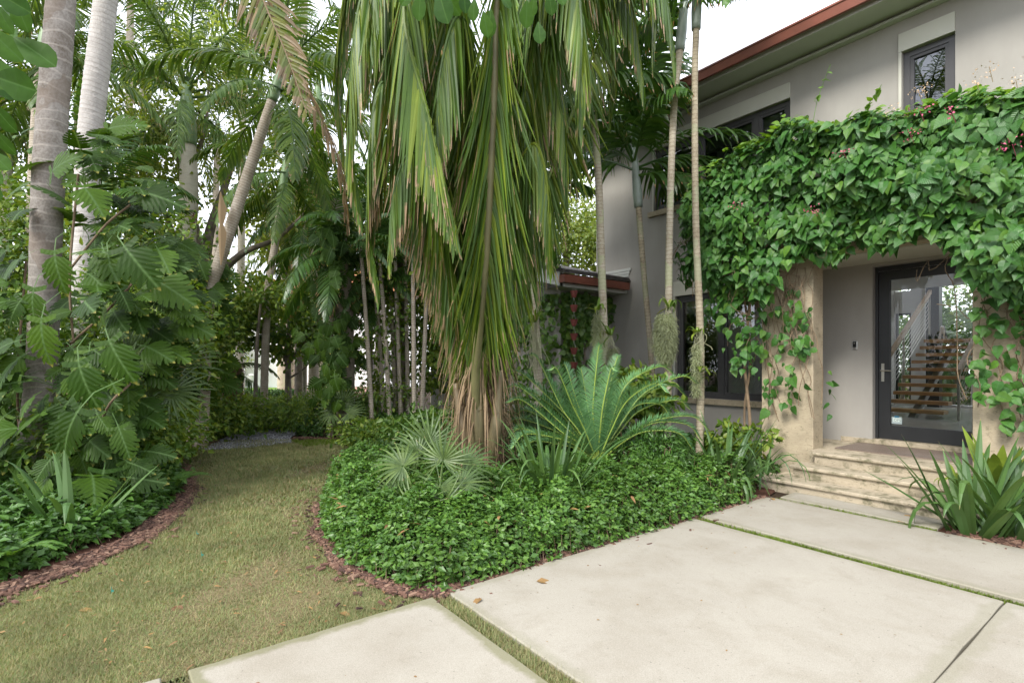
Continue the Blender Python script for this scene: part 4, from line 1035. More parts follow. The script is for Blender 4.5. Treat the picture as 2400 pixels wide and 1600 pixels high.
# ================================================================ the drooping palm in the central bed
hb = Vector(G(1108, 1118)); hero = thing('drooping_palm', 'huge trunkless palm with long drooping fronds in the middle of the garden', 'palm tree', hb)
def hpath(pts, n=46):
    P = [tuple(hb + Vector((0, 0, 0.35)))] + [tuple(D(*p)) for p in pts]
    return spline(P, n)
B_MIDR = simple('olive_brown_leaf_stalk', (0.15, 0.14, 0.06), 0.5, var=.25, scale=3)
HF = [  # control bearings (x, y, distance), leaflet start, leaflet count, length, hang, dryness
    ([(1092, 880, 6.45), (1115, 600, 5.9), (1133, 250, 5.5), (1144, -50, 5.2), (1190, -330, 4.8), (1260, -380, 4.5)], .31, 84, 1.25, 2.1, .1, 0, 'frond with its thick midrib rising upright in front'),
    ([(1085, 850, 6.8), (1040, 480, 6.6), (985, 80, 6.3), (905, -110, 5.9), (838, 40, 5.7), (808, 300, 5.7)], .5, 66, 1.2, 1.5, .2, 1, None),
    ([(1095, 700, 7.0), (1050, 300, 7.2), (960, -60, 7.3), (885, 60, 7.4), (852, 330, 7.5), (850, 560, 7.5)], .4, 66, 1.15, 1.5, .25, 2, None),
    ([(1100, 700, 6.6), (1060, 250, 6.2), (990, -150, 5.7), (928, 20, 5.35), (985, 270, 5.25), (1050, 540, 5.3)], .58, 60, 1.15, 1.7, .3, 3, 'bluish frond hanging with its tip withered'),
    ([(1105, 700, 7.2), (1085, 200, 7.5), (1030, -90, 7.8), (975, 80, 8.0), (950, 380, 8.0), (955, 600, 8.0)], .4, 60, 1.2, 1.5, .2, 4, None),
    ([(1120, 760, 6.8), (1180, 380, 6.6), (1270, 30, 6.3), (1372, -130, 6.1), (1445, -10, 6.05), (1478, 200, 6.1)], .46, 70, 1.15, 1.4, .16, 5, None),
    ([(1118, 760, 6.5), (1185, 320, 6.2), (1245, -40, 5.9), (1300, -130, 5.5), (1335, 40, 5.3), (1330, 280, 5.35)], .5, 66, 1.15, 1.5, .2, 6, None),
    ([(1112, 860, 6.6), (1142, 640, 6.4), (1180, 420, 6.2), (1226, 330, 6.0), (1256, 420, 5.95), (1262, 600, 6.0)], .42, 54, 1.0, 1.6, .25, 7, None),
    ([(1112, 700, 7.3), (1150, 150, 7.7), (1225, -90, 8.1), (1300, 60, 8.3), (1335, 300, 8.3)], .42, 60, 1.15, 1.4, .15, 8, None),
    ([(1085, 870, 6.7), (1040, 640, 6.5), (1000, 430, 6.3), (945, 350, 6.1), (905, 440, 6.0), (893, 590, 6.0)], .42, 54, 1.05, 1.8, .45, 9, None),
    ([(1080, 870, 7.0), (1015, 600, 7.1), (945, 360, 7.3), (892, 300, 7.4), (862, 400, 7.4), (852, 570, 7.4)], .42, 54, 1.05, 1.8, .5, 10, None),
    ([(1115, 500, 6.4), (1195, 20, 6.0), (1320, -200, 5.7), (1440, -170, 5.6), (1525, -20, 5.7), (1550, 140, 5.8)], .46, 66, 1.1, 1.4, .15, 11, None),
    ([(1100, 500, 6.2), (1060, 60, 5.8), (1010, -260, 5.3), (930, -280, 5.0), (870, -110, 4.9), (850, 90, 4.95)], .5, 66, 1.1, 1.5, .12, 12, None),
    ([(1108, 760, 6.5), (1100, 400, 6.1), (1085, 120, 5.8), (1050, 40, 5.5), (1010, 180, 5.4), (1000, 420, 5.4)], .5, 60, 1.15, 1.8, .35, 13, None),
    ([(1115, 760, 6.6), (1150, 420, 6.5), (1195, 160, 6.4), (1250, 100, 6.3), (1290, 230, 6.2), (1300, 430, 6.2)], .46, 60, 1.15, 1.7, .25, 14, None),
    ([(1112, 760, 7.2), (1130, 420, 7.5), (1170, 260, 7.9), (1215, 300, 8.1), (1240, 480, 8.2)], .4, 54, 1.1, 1.6, .2, 15, None),
    ([(1100, 830, 6.9), (1075, 560, 6.9), (1050, 400, 6.7), (1025, 420, 6.5), (1010, 560, 6.4)], .4, 46, 1.05, 1.9, .6, 16, None),
    ([(1110, 830, 6.7), (1125, 620, 6.5), (1150, 520, 6.3), (1172, 560, 6.2), (1182, 680, 6.15)], .42, 44, .9, 1.9, .4, 17, None),
    ([(1110, 500, 7.0), (1160, -50, 7.2), (1290, -250, 7.4), (1410, -120, 7.6), (1450, 100, 7.7)], .44, 60, 1.15, 1.4, .12, 18, None),
    ([(1090, 880, 6.8), (1050, 560, 6.7), (1010, 200, 6.5), (960, -150, 6.2), (900, -300, 5.8)], .2, 74, 1.15, 1.5, .3, 20, None),
    ([(1100, 880, 6.95), (1080, 560, 7.0), (1070, 150, 7.1), (1050, -250, 7.1)], .2, 70, 1.15, 1.4, .25, 21, None),
    ([(1110, 880, 6.8), (1165, 560, 6.7), (1235, 200, 6.6), (1330, -120, 6.4), (1420, -250, 6.1)], .22, 74, 1.15, 1.4, .2, 22, None),
    ([(1110, 880, 7.0), (1150, 560, 7.1), (1190, 200, 7.2), (1250, -150, 7.3)], .2, 70, 1.15, 1.4, .2, 23, None),
    ([(1085, 880, 7.1), (1020, 560, 7.3), (950, 250, 7.5), (880, -50, 7.6), (800, -200, 7.5)], .24, 74, 1.15, 1.5, .3, 24, None),
    ([(1112, 880, 6.9), (1190, 600, 7.1), (1290, 330, 7.3), (1390, 60, 7.5), (1490, -120, 7.6)], .3, 74, 1.1, 1.4, .2, 25, None),
    ([(1115, 500, 7.0), (1250, 60, 7.1), (1350, -80, 7.2), (1410, 60, 7.3), (1400, 260, 7.3)], .4, 74, 1.15, 1.5, .15, 27, None),
    ([(1115, 500, 6.3), (1240, -80, 6.0), (1380, -230, 5.8), (1490, -90, 5.9), (1500, 120, 5.9)], .42, 74, 1.15, 1.4, .15, 28, None),
    ([(1115, 500, 6.6), (1230, 0, 6.5), (1360, -160, 6.4), (1450, 0, 6.5), (1470, 180, 6.5)], .4, 74, 1.1, 1.5, .15, 26, None),
    ([(1085, 870, 6.9), (1000, 560, 6.9), (930, 280, 6.8), (880, 190, 6.6), (852, 300, 6.5), (846, 500, 6.45), (868, 660, 6.4)], .4, 70, 1.15, 1.6, .4, 29, None),
    ([(1085, 800, 6.6), (1020, 400, 6.3), (920, 60, 5.9), (850, -40, 5.7), (812, 100, 5.65), (806, 330, 5.7), (830, 480, 5.75)], .42, 76, 1.2, 1.5, .3, 30, None),
    ([(1095, 500, 7.3), (960, 0, 7.5), (860, -200, 7.4), (800, -60, 7.3), (775, 150, 7.3), (790, 350, 7.3)], .42, 70, 1.2, 1.5, .3, 31, None),
    ([(1100, 500, 7.2), (1020, 0, 7.4), (920, -220, 7.4), (830, -140, 7.3), (790, 40, 7.3), (782, 220, 7.3)], .44, 60, 1.15, 1.5, .2, 19, None),
]
for i, (pts, s0, n, L, hg, dry, sd, lab) in enumerate(HF):
    m = MB(); P = hpath(pts)
    frond(m, P, n=int(n * 1.5), start=s0, L=L * (1.1 if i else 1.0), W=0.0225, hinge=1, hang=hg * (1.25 if i else 1.0), ang=62 if i else 80, vee=0.05, r0=0.05, k=4, dry=dry * .36 - .02, dryspread=.08, seed=400 + i, fold=.35, lprof='palm', Rr=.4, grav_jit=.35, miss=.06, rach=bool(i))
    _f = m.build('frond', G_HERO, hero, label=lab)
    if not i: MB().tube(P, .062 * (1 - .6 * np.linspace(0, 1, len(P))), 9, R=.2).build('midrib', B_MIDR, _f, smooth=True)
for i, (pts, s0, L, hg, mat, ms, lab) in enumerate([
    ([(1070, 500, 7.0), (960, -150, 7.4), (760, -480, 7.6), (575, -330, 7.4), (610, -20, 7.1), (690, 170, 6.95), (775, 360, 6.9), (800, 520, 6.9)], .62, .8, .75, G_DRY, .2, 'withered brown frond hanging at the left of the palm'),
    ([(1080, 500, 6.9), (980, -100, 7.0), (800, -400, 6.9), (640, -330, 6.7), (560, -140, 6.6), (605, 0, 6.5), (660, 130, 6.5), (705, 260, 6.5)], .66, .7, .25, G_YELL, .1, 'half-withered yellow-green frond with torn brown tips')]):
    m = MB(); frond(m, hpath(pts, 60), n=70, start=s0, L=L, W=0.026, hang=hg, ang=68, vee=0.0, r0=0.045, k=4, dry=.5 if i else .9, dryspread=.15, seed=450 + i, fold=.3, miss=ms, grav_jit=.7, Rr=.6,
        side=tuple(RGT * 0.94 + Vector((0, 0, .35))) if i else None)
    m.build('frond', mat, hero, label=lab)
# shaggy leaf bases
for i, (x0, x1, y1, Z, w) in enumerate([(1066, 1046, 880, 6.72, .07), (1098, 1098, 640, 6.62, .075), (1136, 1150, 850, 6.62, .07), (1118, 1122, 720, 6.85, .07)]):
    a = Vector(G(x0, 1118)) * .25 + hb * .75; a.z = 0.0
    P = [a, D(x0, 1000, Z), D((x0 + x1) / 2, (1000 + y1) / 2, Z), D(x1, y1, Z)]
    MB().tube(spline(P, 16), np.interp(np.linspace(0, 1, 16), [0, .35, .7, 1], [w, w * 1.15, w * .8, w * .45]), 10, R=.15 * i).build('leaf_base', B_PETI, hero, smooth=True)
MB().tube(spline([hb + Vector((0, 0, -.05)), hb + Vector((0, 0, .4)), hb + Vector((0, 0, 1.1)), hb + Vector((0.02, 0, 1.7))], 16), [.24, .25, .26, .27, .26, .27, .26, .25, .24, .23, .22, .2, .18, .15, .12, .08], 16).build('trunk', B_FIBRE, hero)
n_ = 1500; a_ = rng.random(n_) * 6.283; z_ = rng.random(n_) ** .8 * 1.75; rr_ = np.where(z_ < 1.2, .27, .22)
P_ = np.array(hb)[None] + np.stack([np.cos(a_) * rr_, np.sin(a_) * rr_, z_], 1)
fb = MB(); tdir = np.stack([-np.sin(a_) * rng.normal(0, 1, n_), np.cos(a_) * rng.normal(0, 1, n_), rng.normal(-.1, .6, n_)], 1) + np.stack([np.cos(a_), np.sin(a_), 0 * a_], 1) * .3
fb.add(*strips(P_, tdir, .1 + .28 * rng.random(n_), np.full(n_, .0035), np.stack([np.cos(a_), np.sin(a_), 0 * a_ + .5], 1), 3, rng.random(n_) * 1.6, [1, 1, .8, .2], rng.random(n_), np.full(n_, 1.1)))
fb.build('fibre', G_DRY, hero, kind='stuff')
n_ = 170; a_ = rng.random(n_) * 6.283; z_ = .9 + rng.random(n_) * 1.2
P_ = np.array(hb)[None] + np.stack([np.cos(a_) * .25 + np.where(rng.random(n_) < .6, -.12, .08), np.sin(a_) * .25, z_], 1)
fb = MB(); fb.add(*strips(P_, np.stack([np.cos(a_), np.sin(a_), .2 + 0 * a_], 1) * .4 + np.array([0, 0, -.5]), .5 + .75 * rng.random(n_), np.full(n_, .010), np.stack([-np.sin(a_), np.cos(a_), 0 * a_], 1), 4, np.full(n_, 2.6), [.5, 1, .8, .5, .1], rng.random(n_), np.full(n_, 1.1), .4))
fb.build('dead_leaflets', G_DRY, hero, kind='stuff')

# ================================================================ cycad
cb_ = Vector(G(1372, 1122)); cyc = thing('cycad', 'large cycad with stiff arching blue-green fronds in front of the window', 'cycad', cb_)
MB().lathe([(0.13, -.05), (.17, .1), (.16, .28), (.1, .36)], cb_, 14).build('trunk', B_FIBRE, cyc)
Zc = 6.8
CF = [((1215, 815), (1290, 940)), ((1378, 792), (1362, 940)), ((1545, 858), (1440, 900)), ((1600, 880), (1480, 920)), ((1165, 858), (1290, 960)), ((1160, 890), (1300, 1000)), ((1165, 925), (1290, 1010)),
      ((1168, 1005), (1270, 1030)), ((1585, 940), (1470, 960)), ((1625, 985), (1500, 985)), ((1590, 1030), (1480, 1010)), ((1410, 850), (1385, 950)), ((1450, 905), (1420, 960)), ((1175, 1030), (1280, 1025)), ((1560, 1040), (1460, 1040)),
      ((1300, 900), (1330, 980)), ((1180, 960), (1270, 990)), ((1265, 850), (1315, 950)), ((1480, 870), (1420, 930)), ((1195, 1045), (1290, 1040)), ((1530, 900), (1440, 940)), ((1250, 880), (1300, 960)), ((1160, 985), (1260, 1000)), ((1330, 850), (1350, 950)), ((1425, 820), (1395, 930)), ((1610, 1010), (1500, 990)), ((1190, 910), (1280, 960)), ((1540, 960), (1460, 950)), ((1570, 905), (1470, 930)), ((1290, 840), (1325, 940))]
for i, (tp, md) in enumerate(CF):
    rr = random.Random(600 + i)
    dz = [0.0, -.2, .1, .35, .2, -.15, -.4, -.1, .3, -.1, -.5, -.4, .3, -.65, .2, .4, .45, -.7, .5, -.35, -.75, .5, .3, .5, .45, -.2, .5, .2, .5, .4][i]
    a = cb_ + Vector((0, 0, .32)); q = D(tp[0], tp[1], Zc + dz); mm = D(md[0], md[1], Zc + dz * .55)
    mm = mm + Vector((0, 0, .10 if i not in (1, 0) else 0.02))
    P = spline([a, a.lerp(mm, .5) + Vector((0, 0, .05)), mm, q.lerp(mm, .3) + Vector((0, 0, .13)), q], 30)
    m = MB(); frond(m, P, n=int(70), start=.12, L=.21, W=.0068, hang=.12, ang=78, vee=.42, r0=.011, k=2, dry=0, dryspread=0.02, seed=620 + i, lprof='cycad', grav_jit=.2, R=.3, rach=False)
    fo = m.build('frond', G_CYC, cyc)
    MB().tube(P, .011 * (1 - .7 * np.linspace(0, 1, 30)), 5, R=.5).build('midrib', G_CYCR, fo)

# ================================================================ strap-leaved and fan-leaved plants
SW = []
def make_swords():
    for i, (bend, L) in enumerate([(.12, 1.), (.3, 1.), (.6, 1.), (1.1, 1.), (1.9, 1.), (2.8, 1.)]):
        m = MB(); m.add(*strips(np.array([[0, 0, 0.]]), np.array([[.0, .0, 1.0]]) + np.array([[.25, 0, 0]]), np.array([1.0]), np.array([.032]), np.array([[0, 1., 0]]), 9, np.array([bend]),
            [.75, .95, 1, 1, .95, .88, .76, .58, .34, .02], np.array([.5]), np.array([.06]), .35))
        o = m.build('leaf', G_SWORD); SW.append(o.data); bpy.data.objects.remove(o)
make_swords()
def sword_plant(name, label, base, n, L, spread=.7, seed=0, bends=(0, 1, 1, 2, 3), w=1.0, mat=None, rad0=.1, dirs=None, cat='plant'):
    r = random.Random(seed); t = thing(name, label, cat, base)
    for i in range(n):
        o = bpy.data.objects.new('leaf', SW[r.choice(bends)]); COL.objects.link(o); o.parent = t
        az = r.uniform(0, 6.283) if dirs is None else dirs[i % len(dirs)] + r.gauss(0, .2)
        tl = abs(r.gauss(0, spread * .55)); rr = rad0 * r.random()
        o.location = (math.cos(az) * rr, math.sin(az) * rr, 0)
        o.rotation_euler = (Matrix.Rotation(az, 3, 'Z') @ Matrix.Rotation(tl, 3, 'Y') @ Matrix.Rotation(0, 3, 'Z')).to_euler()
        s = L * r.uniform(.65, 1.1); o.scale = (s, s * w * .9 if False else w, s)
        if mat:
            o.material_slots[0].link = 'OBJECT'; o.material_slots[0].material = mat
    return t
sword_plant('strap_leaved_plant', 'clump of broad sword leaves in the hedge before the cycad', D(1262, 1150, 5.6), 64, 1.0, .62, 1, (0, 0, 1, 1, 2, 4), .8, rad0=.2)
for o in [bpy.data.objects['strap_leaved_plant']]: o.location.z = 0.12
p2 = D(1665, 1110, 6.5); p2.z = .05
sword_plant('strap_leaved_plant', 'clump of sword leaves left of the entrance pier', p2, 46, 1.0, .65, 2, (0, 0, 1, 1, 2, 3), .8, rad0=.18)
p2b = D(1590, 1090, 6.9); p2b.z = .05
sword_plant('strap_leaved_plant', 'low arching grassy clump between cycad and entrance pier', p2b, 56, .9, .95, 3, (1, 2, 3, 3, 4), .6, rad0=.25)
p3 = G(2235, 1228)
sword_plant('strap_leaved_plant', 'large clump of broad sword leaves at the right of the steps', p3, 34, 1.15, .55, 11, (0, 0, 0, 1, 1, 2, 4), 1.2, rad0=.2)
p3b = G(2330, 1238)
sword_plant('strap_leaved_plant', 'clump of sword leaves at the right edge of the picture', p3b, 26, 1.0, .6, 12, (0, 0, 1, 1, 3), 1.2, rad0=.18)
p4 = D(165, 1228, 4.75); p4.z = 0.05
sword_plant('strap_leaved_plant', 'broad dark sword leaves rising from the left bed', p4, 16, .85, .6, 13, (0, 0, 0, 1, 2), 1.2, rad0=.12)
p5 = D(1755, 1075, 6.95); p5.z = .05
sword_plant('strap_leaved_plant', 'wispy pale strap leaves at the foot of the entrance pier', p5, 24, .95, .9, 14, (1, 2, 3, 4), .45, rad0=.08)
# snake plant and pot at the right
pot = G(2290, 1205); pot.z = 0
pt_ = thing('flower_pot', 'dark glazed pot behind the sword leaves right of the steps', 'pot', pot)
MB().lathe([(.10, 0), (.13, .02), (.17, .2), (.185, .34), (.2, .345), (.2, .37), (.175, .375), (.16, .33), (.01, .32)], pot, 24).build('body', simple('dark_glaze', (.03, .03, .045), .25), pt_, smooth=True)
MB().lathe([(.165, .325), (.16, .335), (.001, .34)], pot, 16).build('soil', M_SOIL, pt_)
sn = sword_plant('snake_plant', 'snake plant with yellow-green banded leaves standing in the dark pot', pot + Vector((0, 0, .33)), 9, .62, .35, 21, (0, 0, 1), 1.9, mat=G_SNAKE, rad0=.08)
cr = D(2205, 1085, 5.35)
bp_ = sword_plant('bromeliad', 'small yellow-green drooping plant beside the steps', Vector((cr.x, cr.y, .4)), 16, .36, 1.2, 22, (2, 3, 4, 5), .7, mat=G_SNAKE, rad0=.04)
MB().tube([Vector((cr.x, cr.y, 0.02)), Vector((cr.x, cr.y, .42))], .015, 6).build('stem', B_GSTEM, bp_)

FAN = []
for sd_ in range(4):
    r = np.random.default_rng(700 + sd_); n = 21; th = np.radians(np.linspace(-135, 135, n)) + r.normal(0, .02, n)
    d = np.stack([np.sin(th), np.cos(th), 0.12 + 0 * th], 1); L_ = (.62 - .14 * (abs(th) / 2.4) ** 2) * r.uniform(.93, 1.05, n)
    m = MB(); m.add(*strips(np.zeros((n, 3)) + d * .015, d, L_, np.full(n, .021), np.stack([np.cos(th), -np.sin(th), 0 * th], 1), 5, np.full(n, .35 + .25 * (sd_ % 3)) * r.uniform(.7, 1.3, n), [.3, .95, 1.0, .62, .4, .04], r.random(n) * .5 + .2, np.clip(r.normal(.1, .06, n), 0, 1), .5))
    m.tube([(0, 0, 0), (0, -.3, -.04), (0, -.7, -.28)], [.007, .008, .01], 5, R=.8)
    o = m.build('leaf', G_FAN); FAN.append(o.data); bpy.data.objects.remove(o)
def place(me, name, parent, p, d, nn, s):
    o = bpy.data.objects.new(name, me); COL.objects.link(o); o.parent = parent
    M = basis(np.array([tuple(d)]), np.array([tuple(nn)]))[0]
    o.matrix_local = Matrix.LocRotScale(Vector(p) - base_of(parent), Matrix(M.tolist()), Vector((s, s, s)) if isinstance(s, (int, float)) else Vector(s))
    return o
def fan_plant(label, base, leaves, s=1.0, seed=0, stem=True, trunkpts=None):
    t = thing('fan_palm', label, 'fan palm', base); r = random.Random(seed)
    if trunkpts: MB().tube(trunkpts, .03, 8).build('trunk', B_FIBRE, t)
    for i, (x, y, Z, dx, dy, f) in enumerate(leaves):
        p = D(x, y, Z); d = RGT * dx + Vector((0, 0, -dy)) - FWD * .25 * f
        nn = -FWD * (1.0) + Vector((0, 0, .75)) + RGT * r.uniform(-.3, .3)
        place(FAN[i % 4], 'leaf', t, p, d.normalized(), nn, s * r.uniform(.85, 1.1))
    return t
fan_plant('fan palm with round pleated leaves at the left end of the central hedge', G(1000, 1190), [
    (1018, 1055, 4.9, .1, -.9, 0), (925, 1070, 4.9, -.9, -.3, 0), (905, 1128, 4.8, -.8, .25, 0), (955, 1160, 4.6, -.3, 1, 0), (1022, 1150, 4.6, .25, .9, 0), (1070, 1065, 5.0, .85, -.35, 0),
    (960, 1040, 5.2, -.5, -.7, 0), (1060, 1110, 4.8, .8, .1, 0), (985, 1015, 5.3, -.3, -1, 0), (1010, 1120, 4.7, 0, .4, 1)], .58, 3, trunkpts=[G(1000, 1190), D(1000, 1120, 4.95)])
fan_plant('fan palm leaning out from behind the big monstera', D(330, 905, 7.0) * 1, [
    (395, 900, 6.6, .8, .45, 0), (350, 830, 6.7, .5, -.5, 0), (310, 850, 6.8, -.3, -.8, 0), (400, 850, 6.9, .9, -.1, 0), (340, 900, 6.5, .1, 1, 0), (300, 810, 7.0, 0, -1, 0)], .95, 4)
fan_plant('small grey-green fan palm under the vine-clad trunk', gz(775, 11.2), [
    (775, 935, 11.0, -.4, -.9, 0), (790, 925, 11.0, .3, -1, 0), (765, 950, 10.9, -1, 0, 0), (800, 950, 10.9, .9, -.1, 0)], .75, 5)
fan_plant('fan palm leaves showing between the drooping palm and the cycad', gz(1195, 7.6), [(1190, 965, 7.5, -.2, -1, 0), (1215, 985, 7.5, .8, -.5, 0), (1180, 990, 7.4, -.8, .1, 0)], .7, 6)

# ================================================================ monstera climbers
MON = [tpl_mesh(monstera_tpl(i, .42 + .05 * (i % 2)), 'leaf', G_MON) for i in range(5)]
def monstera(name, label, base, cands, stems):
    t = thing(name, label, 'monstera', base)
    for s_ in stems:
        MB().tube(spline(s_, 14), [.013] * 14, 7).build('stem', B_STEM, t, smooth=True)
    for (p, d, nn, s) in cands: place(random.choice(MON), 'leaf', t, p, d, nn, s)
    return t
r = random.Random(5); c = []
def xmax(y): return np.interp(y, [280, 340, 450, 560, 700, 850, 950, 1050, 1150], [150, 300, 350, 420, 430, 370, 340, 330, 280])
while len(c) < 285:
    y = r.uniform(290, 1130); x = r.uniform(-60, xmax(y))
    if 62 < x < 175 and y < 900 - (60 if x > 150 else 0) and r.random() < .93: continue
    if x < 62 and y < 480: continue
    u = (x - 150) / 270
    Z = 5.35 + .9 * abs(u) ** 1.5 + r.uniform(0, .9)
    if y < 560: Z += .3
    if y > 950: Z -= .25
    p = D(x, y, Z)
    out = RGT * (u * 1.4 + r.gauss(0, .25)) - FWD * r.uniform(.1, .8) + Vector((0, 0, r.uniform(-.9, .1) if y > 520 else r.uniform(-.35, .35)))
    nn = Vector((0, 0, r.uniform(.35, 1.1))) - FWD * r.uniform(.3, 1.0) + RGT * r.gauss(0, .35)
    if y < 520: nn.z += .6
    c.append((p, out.normalized(), nn, r.uniform(.22, .42)))
feat = [(125, 575, 5.7, .15, 1, .42), (78, 660, 5.6, -.1, 1, .40), (95, 730, 5.5, .05, 1, .44), (185, 935, 4.9, -.45, .8, .46), (115, 400, 5.9, .3, -.2, .4), (285, 565, 5.4, .6, .7, .46), (240, 300, 6.2, .9, -.3, .42), (320, 440, 6.0, 1, .2, .46), (180, 830, 5.2, .3, .9, .44), (250, 780, 5.2, .5, .9, .42), (355, 640, 5.7, .9, .5, .44)]
for x, y, Z, dx, dy, s in feat:
    c.append((D(x, y, Z), (RGT * dx + Vector((0, 0, -dy)) - FWD * .15).normalized(), -FWD + Vector((0, 0, .45)), s))
monstera('monstera', 'huge monstera with split leaves climbing the thick palm trunk', G(120, 1130), c,
         [[G(150, 1120), D(175, 900, 6.0), D(160, 650, 6.05), D(180, 400, 6.1)], [G(60, 1120), D(40, 900, 6.2), D(60, 600, 6.4)], [D(150, 800, 5.9), D(260, 700, 5.8), D(330, 620, 5.8)],
          [D(160, 620, 6.05), D(240, 520, 6.1), D(300, 470, 6.2)], [G(190, 1110), D(240, 950, 5.6), D(300, 880, 5.8)]])
c = []
while len(c) < 170:
    y = r.uniform(585, 900); x = r.gauss(435 - (y - 585) * .12, 48)
    if not 350 < x < 520: continue
    Z = 9.3 + abs(x - 430) / 90 + r.uniform(0, .9)
    c.append((D(x, y, Z), (RGT * ((x - 430) / 70 + r.gauss(0, .3)) - FWD * .3 + Vector((0, 0, r.uniform(-1.1, 0)))).normalized(), -FWD + Vector((0, 0, r.uniform(.2, 1.0))) + RGT * r.gauss(0, .3), r.uniform(.3, .46)))
vt1 = thing('vine_clad_palm', 'palm trunk clothed in monstera behind the left side of the lawn', 'palm tree', gz(450, 10.2))
trunk('trunk', [gz(452, 10.2), D(445, 800, 10.2), D(430, 620, 10.2), D(425, 590, 10.2)], [.17, .16, .15, .12], B_RINGED, vt1, .09, .03)
monstera('monstera', 'monstera clothing the palm trunk at the far left of the lawn', gz(430, 10), c, [[gz(440, 10), D(425, 800, 9.9), D(435, 620, 9.9)]])
c = []
while len(c) < 290:
    y = r.uniform(500, 925); w_ = 45 + 20 * math.sin(y * .02); x = r.gauss(765 + (y - 700) * .03, w_ * .75)
    if abs(x - 765) > 85: continue
    Z = 10.6 + abs(x - 765) / 60 + r.uniform(0, .8)
    c.append((D(x, y, Z), (RGT * ((x - 765) / 90 + r.gauss(0, .3)) - FWD * .3 + Vector((0, 0, r.uniform(-1.3, -.2)))).normalized(), -FWD + Vector((0, 0, r.uniform(.1, .9))) + RGT * r.gauss(0, .3), r.uniform(.2, .34)))
vt2 = thing('vine_clad_palm', 'straight trunk draped in dark climbing leaves behind the lawn', 'palm tree', gz(795, 11.6))
trunk('trunk', [gz(795, 11.6), D(790, 700, 11.6), D(775, 520, 11.6), D(770, 460, 11.6)], [.2, .19, .17, .14], B_TREE, vt2, .12, .03)
monstera('monstera', 'dark monstera draping the straight trunk behind the lawn', gz(765, 11.3), c, [[gz(760, 11.3), D(765, 700, 11.3), D(770, 520, 11.3)]])
# ================================================================ trees and shrubs
def leafcloud(mb, cen, rad_, n, size, T=T_LEAF, shell=.35, up=.5, sjit=.35, droop=.3, clump=0):
    cen = np.array(tuple(cen)); d = nrm(rng.normal(size=(n, 3)))
    rr = (1 - shell * rng.random(n) ** 1.2)
    if clump:
        k = max(1, n // clump); cd = nrm(rng.normal(size=(k, 3))); cr_ = 1 - .75 * rng.random(k) ** 1.5
        idx = rng.integers(0, k, n); P = cd[idx] * cr_[idx, None] + rng.normal(size=(n, 3)) * .13; d = nrm(P + 1e-6)
    else: P = d * rr[:, None]
    P = P * np.array(rad_) + cen
    dirs = nrm(d * .9 + rng.normal(size=(n, 3)) * .6 + np.array([0, 0, -droop]))
    nn = d * .6 + np.array([0, 0, up]) + rng.normal(size=(n, 3)) * .45
    s = size * rng.uniform(1 - sjit, 1 + sjit, n)
    mb.inst(T, basis(dirs, nn) * s[:, None, None], P)
def tree(name, label, branches, blobs, mat, size, T=T_LEAF, cat='tree', bark=None, clump=26, group=None):
    t = thing(name, label, cat, branches[0][0][0] if hasattr(branches[0][0][0], 'x') else branches[0][0], group)
    for i, (pts, r0, r1) in enumerate(branches):
        MB().tube(spline(pts, 18), np.linspace(r0, r1, 18), 8).build('trunk' if i == 0 else 'branch', bark or B_TREE, t, smooth=True)
    mb = MB()
    for c_, rr, n in blobs: leafcloud(mb, c_, rr, n, size, T, clump=clump)
    mb.build('crown', mat, t, kind='stuff')
    return t
S3 = lambda a, b, c_: (a, b, c_)
tree('broadleaf_tree', 'airy broadleaf tree with forked branches behind the royal palm', [
    ([gz(486, 15), D(478, 700, 15), D(470, 600, 15)], .28, .22), ([D(470, 600, 15), D(445, 520, 14.8), D(425, 420, 14.6), D(395, 320, 14.4), D(345, 245, 14.2)], .17, .04),
    ([D(470, 610, 15), D(410, 560, 15), D(370, 470, 15), D(330, 420, 15)], .12, .03), ([D(470, 600, 15), D(485, 520, 15.2), D(520, 420, 15.4), D(560, 300, 15.5)], .16, .05),
    ([D(490, 640, 15), D(560, 580, 14.8), D(640, 545, 14.6), D(720, 470, 14.5)], .12, .03), ([D(425, 420, 14.6), D(470, 300, 14.5), D(480, 180, 14.5)], .07, .02)],
    [(D(360, 330, 14.5), (1.5, 1.5, 1.6), 3000), (D(520, 250, 15.5), (2.2, 2.2, 1.6), 2000), (D(330, 480, 15), (1.2, 1.2, 1.4), 1700), (D(620, 480, 15), (1.6, 1.6, .8), 900), (D(480, 120, 15), (2, 2, 1.5), 1600), (D(520, 660, 15.5), (1.3, 1.3, .8), 1100)], G_TREE, .13)
tree('broadleaf_tree', 'yellow-green broadleaf tree behind the slender palm', [([gz(690, 17), D(690, 700, 17), D(690, 560, 17)], .2, .08), ([D(690, 700, 17), D(640, 600, 17), D(600, 560, 17)], .08, .03)],
    [(D(700, 480, 17), (2.0, 2.0, 1.8), 3600), (D(610, 690, 17), (1.1, 1.1, .7), 1000), (D(740, 640, 16.5), (1.2, 1.2, 1.3), 1500)], G_TREE, .15)
tree('broadleaf_tree', 'dark dense tree behind the thin palm stems', [([gz(920, 13), D(920, 600, 13), D(910, 400, 13)], .2, .08)],
    [(D(900, 700, 13), (1.5, 1.5, 2.0), 4500), (D(980, 560, 14), (1.8, 1.8, 1.6), 2800), (D(850, 460, 14), (1.6, 1.6, 1.5), 2200), (D(1070, 620, 14), (1.4, 1.4, 1.6), 2800), (D(1010, 800, 13.5), (1.1, 1.1, 1.2), 2400)], G_WILD, .12)
